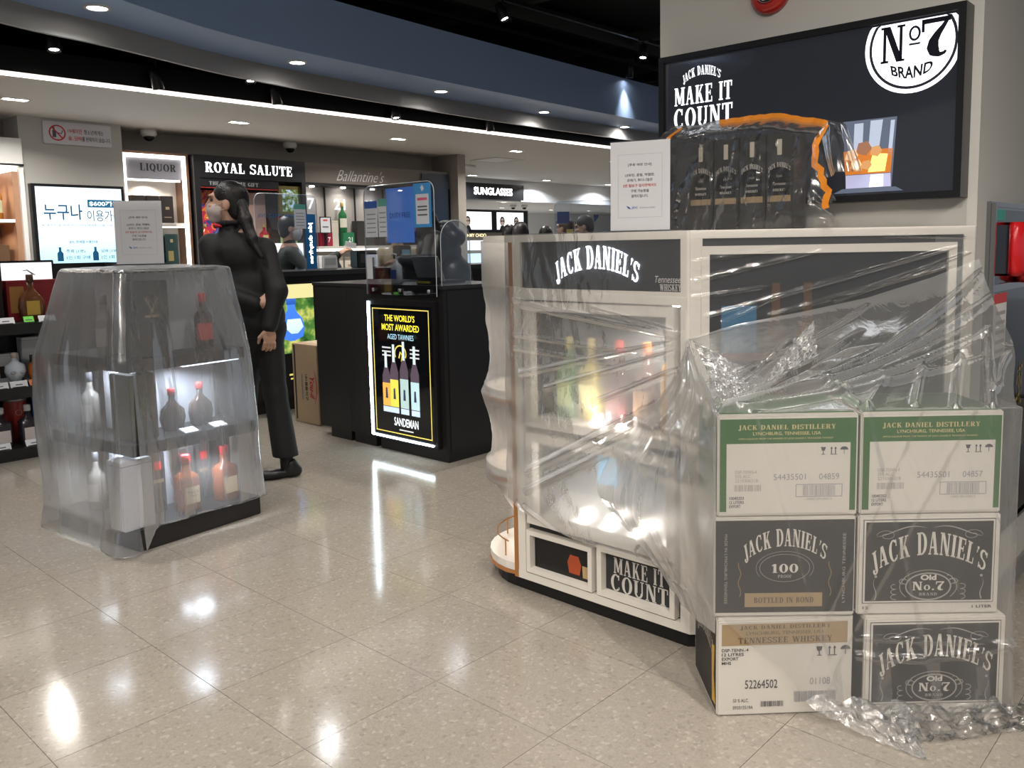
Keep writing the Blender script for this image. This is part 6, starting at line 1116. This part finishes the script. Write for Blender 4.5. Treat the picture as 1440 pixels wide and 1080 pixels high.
# ============================================================ people
M_SKIN = mat('skin', (.52, .31, .22), .5); M_HAIR = mat('black_hair', (.010, .008, .008), .38, bump=.3, bscale=120); M_SUIT = mat('black_suit', (.007, .007, .008), .7, bump=.35, bscale=9); M_MASK = mat('pale_mask', (.50, .42, .40), .7); M_SHOE = mat('black_leather', (.012, .012, .013), .3)
def rot2(v, a): return np.stack([v[:, 0] * math.cos(a) - v[:, 1] * math.sin(a), v[:, 0] * math.sin(a) + v[:, 1] * math.cos(a), v[:, 2]], 1)
def head_parts(c, ang, tilt=0.0, s=1.0, mask=None, hair=M_HAIR, style='short', parent=None, eyes=True):
    """returns (vertices, faces) of head and neck; hair, mask and eyes become children. local: face towards +y, then turned by ang"""
    ct, stt = math.cos(tilt), math.sin(tilt); c = np.array(c)
    def xf(V): V = np.asarray(V, float) * s; V = np.stack([V[:, 0], V[:, 1] * ct - V[:, 2] * stt, V[:, 1] * stt + V[:, 2] * ct], 1); return rot2(V, ang) + c
    pr = [('e', (0, -.012, .025), (.074, .092, .088)), ('e', (0, .02, -.035), (.062, .072, .075)), ('e', (0, .035, -.085), (.036, .036, .03)), ('c', (0, .088, .01), (0, .102, -.022), .009, .013), ('e', (0, .082, .032), (.05, .018, .012)),
          ('e', (-.03, .078, -.025), (.02, .015, .016)), ('e', (.03, .078, -.025), (.02, .015, .016)), ('e', (0, .083, -.058), (.022, .013, .007)), ('e', (0, .080, -.068), (.018, .012, .006)), ('e', (-.076, -.008, -.012), (.012, .02, .03)), ('e', (.076, -.008, -.012), (.012, .02, .03)), ('c', (0, -.02, -.07), (0, -.035, -.20), .05, .056)]
    V, Fc = blob(pr, .0065, .016, cuts=[('e', (-.031, .094, .008), (.014, .012, .008)), ('e', (.031, .094, .008), (.014, .012, .008))])
    if eyes:
        for sx in (-1, 1): soft('eye', [('e', (sx * .031, .076, .008), (.013, .010, .0075))], mat('eye_dark', (.03, .02, .018), .15), parent, .003, .002, xf=xf); soft('eyebrow', [('c', (sx * .016, .091, .029), (sx * .047, .082, .031), .0035, .0025)], hair, parent, .0025, .002, xf=xf)
    if mask: soft('face_mask', [('e', (0, .03, -.046), (.069, .076, .062)), ('e', (0, .078, -.035), (.03, .026, .038)), ('e', (0, .05, -.095), (.04, .04, .025))], mask, parent, .006, .02, xf=xf, clip=[((0, .018, 0), (0, -1, 0)), ((0, 0, .004), (0, .15, 1))]); [MB().tube([tuple(xf(np.array([q]))[0]) for q in ((sx * .058, .055, -.02), (sx * .078, .01, .0), (sx * .08, -.006, .012))], .0016, 5).build('mask_strap', mask, parent) for sx in (-1, 1)]; [MB().tube([tuple(xf(np.array([q]))[0]) for q in ((sx * .058, .05, -.06), (sx * .076, .012, -.04), (sx * .079, -.004, -.035))], .0016, 5).build('mask_strap', mask, parent) for sx in (-1, 1)]
    hp = [('e', (0, -.022, .038), (.084, .098, .09)), ('e', (0, -.055, -.02), (.075, .06, .08))]; ct_ = [('e', (0, .10, -.015), (.064, .075, .075)), ('e', (.09, .03, -.03), (.04, .045, .05)), ('e', (-.09, .03, -.03), (.04, .045, .05))]
    if style == 'bob': hp += [('e', (-.07, -.03, -.04), (.03, .06, .09)), ('e', (.07, -.03, -.04), (.03, .06, .09)), ('e', (0, -.06, -.07), (.075, .045, .08))]; ct_ = ct_[:1]
    soft('hair', hp, hair, parent, .007, .03, cuts=ct_, xf=xf); return xf(V), Fc
def hand_geo(w, d, n, side=1, curl=.5, s=1.0):
    """palm, four unequal bent fingers and a thumb from wrist w along d; n = back-of-hand normal"""
    w = np.array(w, float); d = np.array(d, float) / np.linalg.norm(d); n = np.array(n, float); n = n - d * (n @ d); n /= np.linalg.norm(n); x = np.cross(d, n) * side
    P = lambda a, b, c: tuple(w + (x * a + d * b + n * c) * s)
    R = np.stack([x, d, n], 1); pr = [('e', P(0, .045, 0), (.040 * s, .050 * s, .016 * s), R), ('c', P(0, -.03, 0), P(0, .02, 0), .024 * s, .026 * s)]
    for fx, L in ((-.030, .062), (-.010, .074), (.010, .070), (.029, .055)):
        p0 = (fx, .082, .002); a = curl * .7; p1 = (fx * 1.08, p0[1] + L * .45 * math.cos(a), p0[2] - L * .45 * math.sin(a)); a *= 2.1; p2 = (fx * 1.1, p1[1] + L * .32 * math.cos(a), p1[2] - L * .32 * math.sin(a)); a *= 1.3; p3 = (fx * 1.1, p2[1] + L * .26 * math.cos(a), p2[2] - L * .26 * math.sin(a))
        pr += [('c', P(*p0), P(*p1), .0095 * s, .0088 * s), ('c', P(*p1), P(*p2), .0088 * s, .008 * s), ('c', P(*p2), P(*p3), .008 * s, .0068 * s)]
    pr += [('c', P(-.03, .02, -.004), P(-.056, .05, -.012), .014 * s, .0105 * s), ('c', P(-.056, .05, -.012), P(-.062, .082, -.018), .0105 * s, .008 * s)]
    return blob(pr, .0042, .006)
def body_mesh(name, geos, material, parent):
    vs = []; fs = []
    for V, Fc in geos: k = len(vs); vs += V.tolist(); fs += [tuple(int(i) + k for i in f) for f in Fc]
    me = bpy.data.meshes.new(name); me.from_pydata(vs, [], fs); me.update(); return link(name, me, material, parent, True)
def shoe(parent, x, y, ang, z=0.0):
    xf = lambda V: rot2(V, ang) + np.array((x, y, z)); soft('shoe', [('e', (0, .06, .028), (.042, .085, .03)), ('e', (0, -.05, .035), (.036, .055, .042)), ('c', (0, -.04, .05), (0, -.045, .075), .034, .034)], M_SHOE, parent, .006, .02, clip=[((0, 0, .004), (0, 0, -1))], xf=xf)

# ---- woman in the black suit (local frame = world axes, origin under her hips)
wm = thing('person', 'person in black suit with ponytail and pale mask, hand behind the back', 'person', (-1.55, 4.85, 0))
H_ = (-.245, 0.0, 1.555); G = [head_parts(H_, math.radians(102), .10, 1.0, M_MASK, M_HAIR, 'tail', wm)]
G.append(blob([('c', (-.14, .01, 1.05), (-.10, .02, .90), .10, .12), ('c', (-.2, .0, 1.34), (-.15, .01, 1.05), .08, .1), ('c', (-.05, .02, .88), (-.025, .01, .49), .075, .05), ('c', (-.025, .01, .49), (.01, .02, .09), .05, .034), ('c', (-.15, .03, .88), (-.24, .12, .49), .075, .05), ('c', (-.24, .12, .49), (-.3, .2, .09), .05, .034)], .014, .03))
G.append(hand_geo((.0, -.125, .865), (-.05, .0, -1), (.6, -1, 0), -1, .6, .92)); G.append(hand_geo((-.055, -.12, 1.005), (1, .25, .05), (0, -1, .2), 1, 1.1, .85))
body_mesh('body', G, M_SKIN, wm)
JK = [('e', (-.20, .0, 1.27), (.175, .115, .13)), ('e', (-.165, .01, 1.1), (.150, .108, .16)), ('e', (-.122, .01, .92), (.168, .138, .16)), ('c', (-.234, -.004, 1.405), (-.22, 0, 1.31), .061, .11),
      ('c', (-.345, -.01, 1.325), (-.255, -.11, 1.06), .068, .055), ('c', (-.255, -.10, 1.06), (-.075, -.115, 1.005), .055, .042), ('c', (-.055, .03, 1.30), (.035, -.07, 1.07), .066, .056), ('c', (.035, -.07, 1.07), (.002, -.12, .885), .055, .043)]
jk = soft('jacket', JK, M_SUIT, wm, .010, .03, clip=[((0, 0, .805), (0, 0, -1))])
soft('collar', [('c', (-.29, -.045, 1.44), (-.235, -.072, 1.445), .012, .013), ('c', (-.235, -.072, 1.445), (-.178, -.035, 1.45), .013, .012), ('c', (-.178, -.035, 1.45), (-.17, .03, 1.45), .012, .012)], M_SUIT, jk, .006, .012)
soft('trousers', [('e', (-.105, .02, .86), (.155, .118, .12)), ('c', (-.06, .02, .82), (-.03, .01, .49), .088, .066), ('c', (-.03, .01, .49), (.012, .015, .10), .066, .074), ('c', (-.15, .03, .82), (-.24, .12, .49), .088, .066), ('c', (-.24, .12, .49), (-.3, .2, .1), .066, .072)], M_SUIT, wm, .011, .02, clip=[((0, 0, .125), (0, 0, -1))])
shoe(wm, .0, .0, math.radians(115)); shoe(wm, -.31, .2, math.radians(115)); soft('sock', [('c', (.012, .02, .06), (.012, .02, .15), .036, .040)], M_SUIT, wm, .008, .01)
soft('ponytail', [('e', (-.165, -.02, 1.555), (.035, .04, .04)), ('c', (-.15, -.03, 1.54), (-.125, -.06, 1.46), .03, .036), ('c', (-.125, -.06, 1.46), (-.085, -.085, 1.36), .036, .03), ('c', (-.085, -.085, 1.36), (-.03, -.1, 1.26), .03, .012)], M_HAIR, wm, .008, .02)
soft('fringe', [('c', (-.325, -.045, 1.60), (-.36, -.04, 1.545), .006, .003), ('c', (-.325, .04, 1.60), (-.355, .045, 1.54), .006, .003)], mat('brown_fringe', (.06, .02, .015), .4), wm, .003, .004)
soft('red_neck_strap', [('c', (-.30, -.05, 1.435), (-.262, -.062, 1.432), .012, .010), ('c', (-.318, .0, 1.43), (-.30, -.05, 1.435), .012, .012)], mat('lanyard_red', (.55, .02, .03), .5), wm, .005, .006); soft('hair_clip', [('e', (-.118, -.092, 1.455), (.014, .008, .02))], mat('clip_pale', (.5, .52, .56), .4), wm, .004, .003)

wm.scale = (1, 1, 1.026)
# ---- a plainer standing figure for people farther off
def person(label, loc, facing, h, top, bottom, hair=M_HAIR, mask=None, style='short', group=None, lean=0.0, arms=None, puffy=1.0, hip=.92, look=None, skin=M_SKIN, tilt=0.0):
    t = thing('person', label, 'person', loc, facing, group); k = h / 1.70; L = lean; sh = lambda z: L * max(0, z - hip) * 1.0
    P = lambda x, y, z: (x * k, (y + sh(z)) * k, z * k)
    hz = 1.565 - abs(L) * .18; hc = P(0, .02, hz); G = [head_parts(hc, look or 0, tilt, k, mask, hair, style, t, eyes=True)]
    A = arms or {-1: ((-.25, .0, 1.12), (-.23, .12, .9)), 1: ((.25, .0, 1.12), (.23, .12, .9))}
    G.append(blob([('c', P(0, 0, 1.36), P(0, 0, .95), .09 * k, .12 * k)] + [q for s in (-1, 1) for q in (('c', P(s * .09, 0, .9), P(s * .1, 0, .49), .075 * k, .05 * k), ('c', P(s * .1, 0, .49), P(s * .1, -.01, .08), .05 * k, .035 * k))], .02, .03))
    p = puffy; JKp = [('e', P(0, 0, 1.27), (.175 * k * p, .12 * k * p, .13 * k)), ('e', P(0, 0, 1.08), (.155 * k * p, .115 * k * p, .17 * k)), ('e', P(0, 0, .93), (.165 * k * p, .125 * k * p, .13 * k)), ('c', P(0, 0, 1.42), P(0, 0, 1.33), .062 * k * p, .1 * k * p)]
    for s in (-1, 1):
        e, w = A[s]; JKp += [('c', P(s * .165, 0, 1.33), P(*e), .064 * k * p, .054 * k * p), ('c', P(*e), P(*w), .052 * k * p, .042 * k * p)]
        a = np.array(P(*e)); b = np.array(P(*w)); d = b - a; d /= np.linalg.norm(d); G.append(hand_geo(tuple(b + d * .02), tuple(d), (s * .4, -.2, 1), s, .5, .95 * k))
    body_mesh('body', G, skin, t); jk = soft('jacket', JKp, top, t, .014, .03)
    soft('trousers', [('e', P(0, 0, .88), (.155 * k, .115 * k, .12 * k))] + [q for s in (-1, 1) for q in (('c', P(s * .085, 0, .84), P(s * .1, 0, .49), .088 * k, .066 * k), ('c', P(s * .1, 0, .49), P(s * .1, -.01, .09), .066 * k, .055 * k))], bottom, t, .016, .02, clip=[((0, 0, .05), (0, 0, -1))])
    for s in (-1, 1): shoe(t, s * .1 * k, -.01 * k, 0)
    return t, jk
M_JEAN = mat('dark_trousers', (.02, .022, .03), .7)
# cashier in the cream vest, behind the back counter
t, j = person('person in cream fleece vest and mask seated at the till behind acrylic', Ww(5.68, 7.12, 0), math.radians(180) + .15, 1.63, mat('cream_fleece', (.52, .44, .30), .8), M_JEAN, mask=mat('white_mask', (.6, .6, .62), .7), arms={-1: ((-.26, .04, 1.14), (-.12, .24, 1.12)), 1: ((.26, .04, 1.14), (.12, .24, 1.12))}, tilt=-.15)
MB().tube([(0, .135, 1.28), (0, .14, .95)], .005, 6).build('zip', M_BAY, t)
# staff member with apron, reaching right
t, j = person('person in dark vest and pale apron reaching out with a paper', Ww(4.42, 7.15, 0), math.radians(-70), 1.66, mat('dark_vest', (.02, .024, .02), .7), M_JEAN, mask=mat('white_mask', (.6, .6, .62), .7), arms={-1: ((-.25, .02, 1.12), (-.22, .16, 1.0)), 1: ((.27, .16, 1.15), (.24, .42, 1.30))})
soft('apron', [('e', (.02, .075, 1.08), (.14, .07, .26))], mat('apron_pale', (.35, .45, .62), .6), t, .014, .01)
hd = Ww(4.42, 7.15, 0) + Vector((.55, .0, 0)); pw_ = MB().bbox(-.06, .06, -.002, .002, 0, .05, .0009).build('receipt_paper', M_WHITE); pw_.location = (hd.x + .03, hd.y - .02, 1.34); pw_.rotation_euler = (0, .2, RZ_W); tag(pw_, 'white paper slip held by the person in the dark vest', 'paper')
# man in the black padded jacket at the desk
t, j = person('person in black padded jacket with hood bending over the cash desk', (-.66, 6.6, 0), math.radians(100), 1.74, mat('black_nylon', (.010, .0105, .013), .42, bump=.25, bscale=14), M_JEAN, mask=mat('dark_mask', (.05, .06, .09), .7), lean=.45, puffy=1.42, arms={-1: ((-.30, .12, 1.17), (-.20, .30, 1.19)), 1: ((.30, .12, 1.17), (.20, .30, 1.19))}, tilt=-.55)
soft('hood', [('e', (0, .10, 1.46), (.13, .09, .075)), ('e', (0, .05, 1.40), (.15, .1, .08))], mat('black_nylon', (.010, .0105, .013), .42), j, .012, .03)
# heads beyond the counter
for q, (x, y, f, h, st, tp) in enumerate(((-.27, 9.6, 20, 1.61, 'bob', (.05, .05, .06)), (-.42, 10.3, 10, 1.60, 'bob', (.10, .08, .08)), (.46, 9.5, 85, 1.66, 'short', (.16, .15, .13)), (.26, 10.2, 60, 1.66, 'short', (.20, .14, .10)), (.02, 10.6, -20, 1.58, 'bob', (.04, .05, .09)))):
    person(('person with black bobbed hair beyond the counter, seen from behind', 'person with black hair beside the one with bobbed hair beyond the counter', 'person with short greying hair and patterned collar, head bowed beyond the counter', 'person with brown hair behind the acrylic beyond the counter', 'person with dark hair far beyond the counter near the eyewear')[q], (x, y, 0), math.radians(f), h, mat('far_coat_%d' % q, tp, .7), M_JEAN, hair=(M_HAIR, M_HAIR, mat('grey_hair', (.045, .045, .05), .45), mat('brown_hair', (.06, .03, .02), .45), M_HAIR)[q], style=st, tilt=-.25 if q == 2 else 0, group='shoppers beyond the counter')
t = thing('far_acrylic_screen', 'clear acrylic screen with yellow notes beyond the counter', 'screen', (.17, 8.9, 0), 0); pane('pane', t, -.06, .55, 1.0, 1.78, 0); MB().box(-.06, .55, -.03, .25, .0, 1.0).build('desk', M_DESK, t)
for x, z in ((.06, 1.40), (.12, 1.36)): MB().box(x, x + .07, -.002, -.001, z, z + .09).build('note', mat('note_yellow', (.55, .48, .18), .6), t)
MB().box(-.03, .1, .2, .21, 1.56, 1.68).build('blue_card', mat('card_blue', (.02, .07, .35), .5), t)
flush_texts()
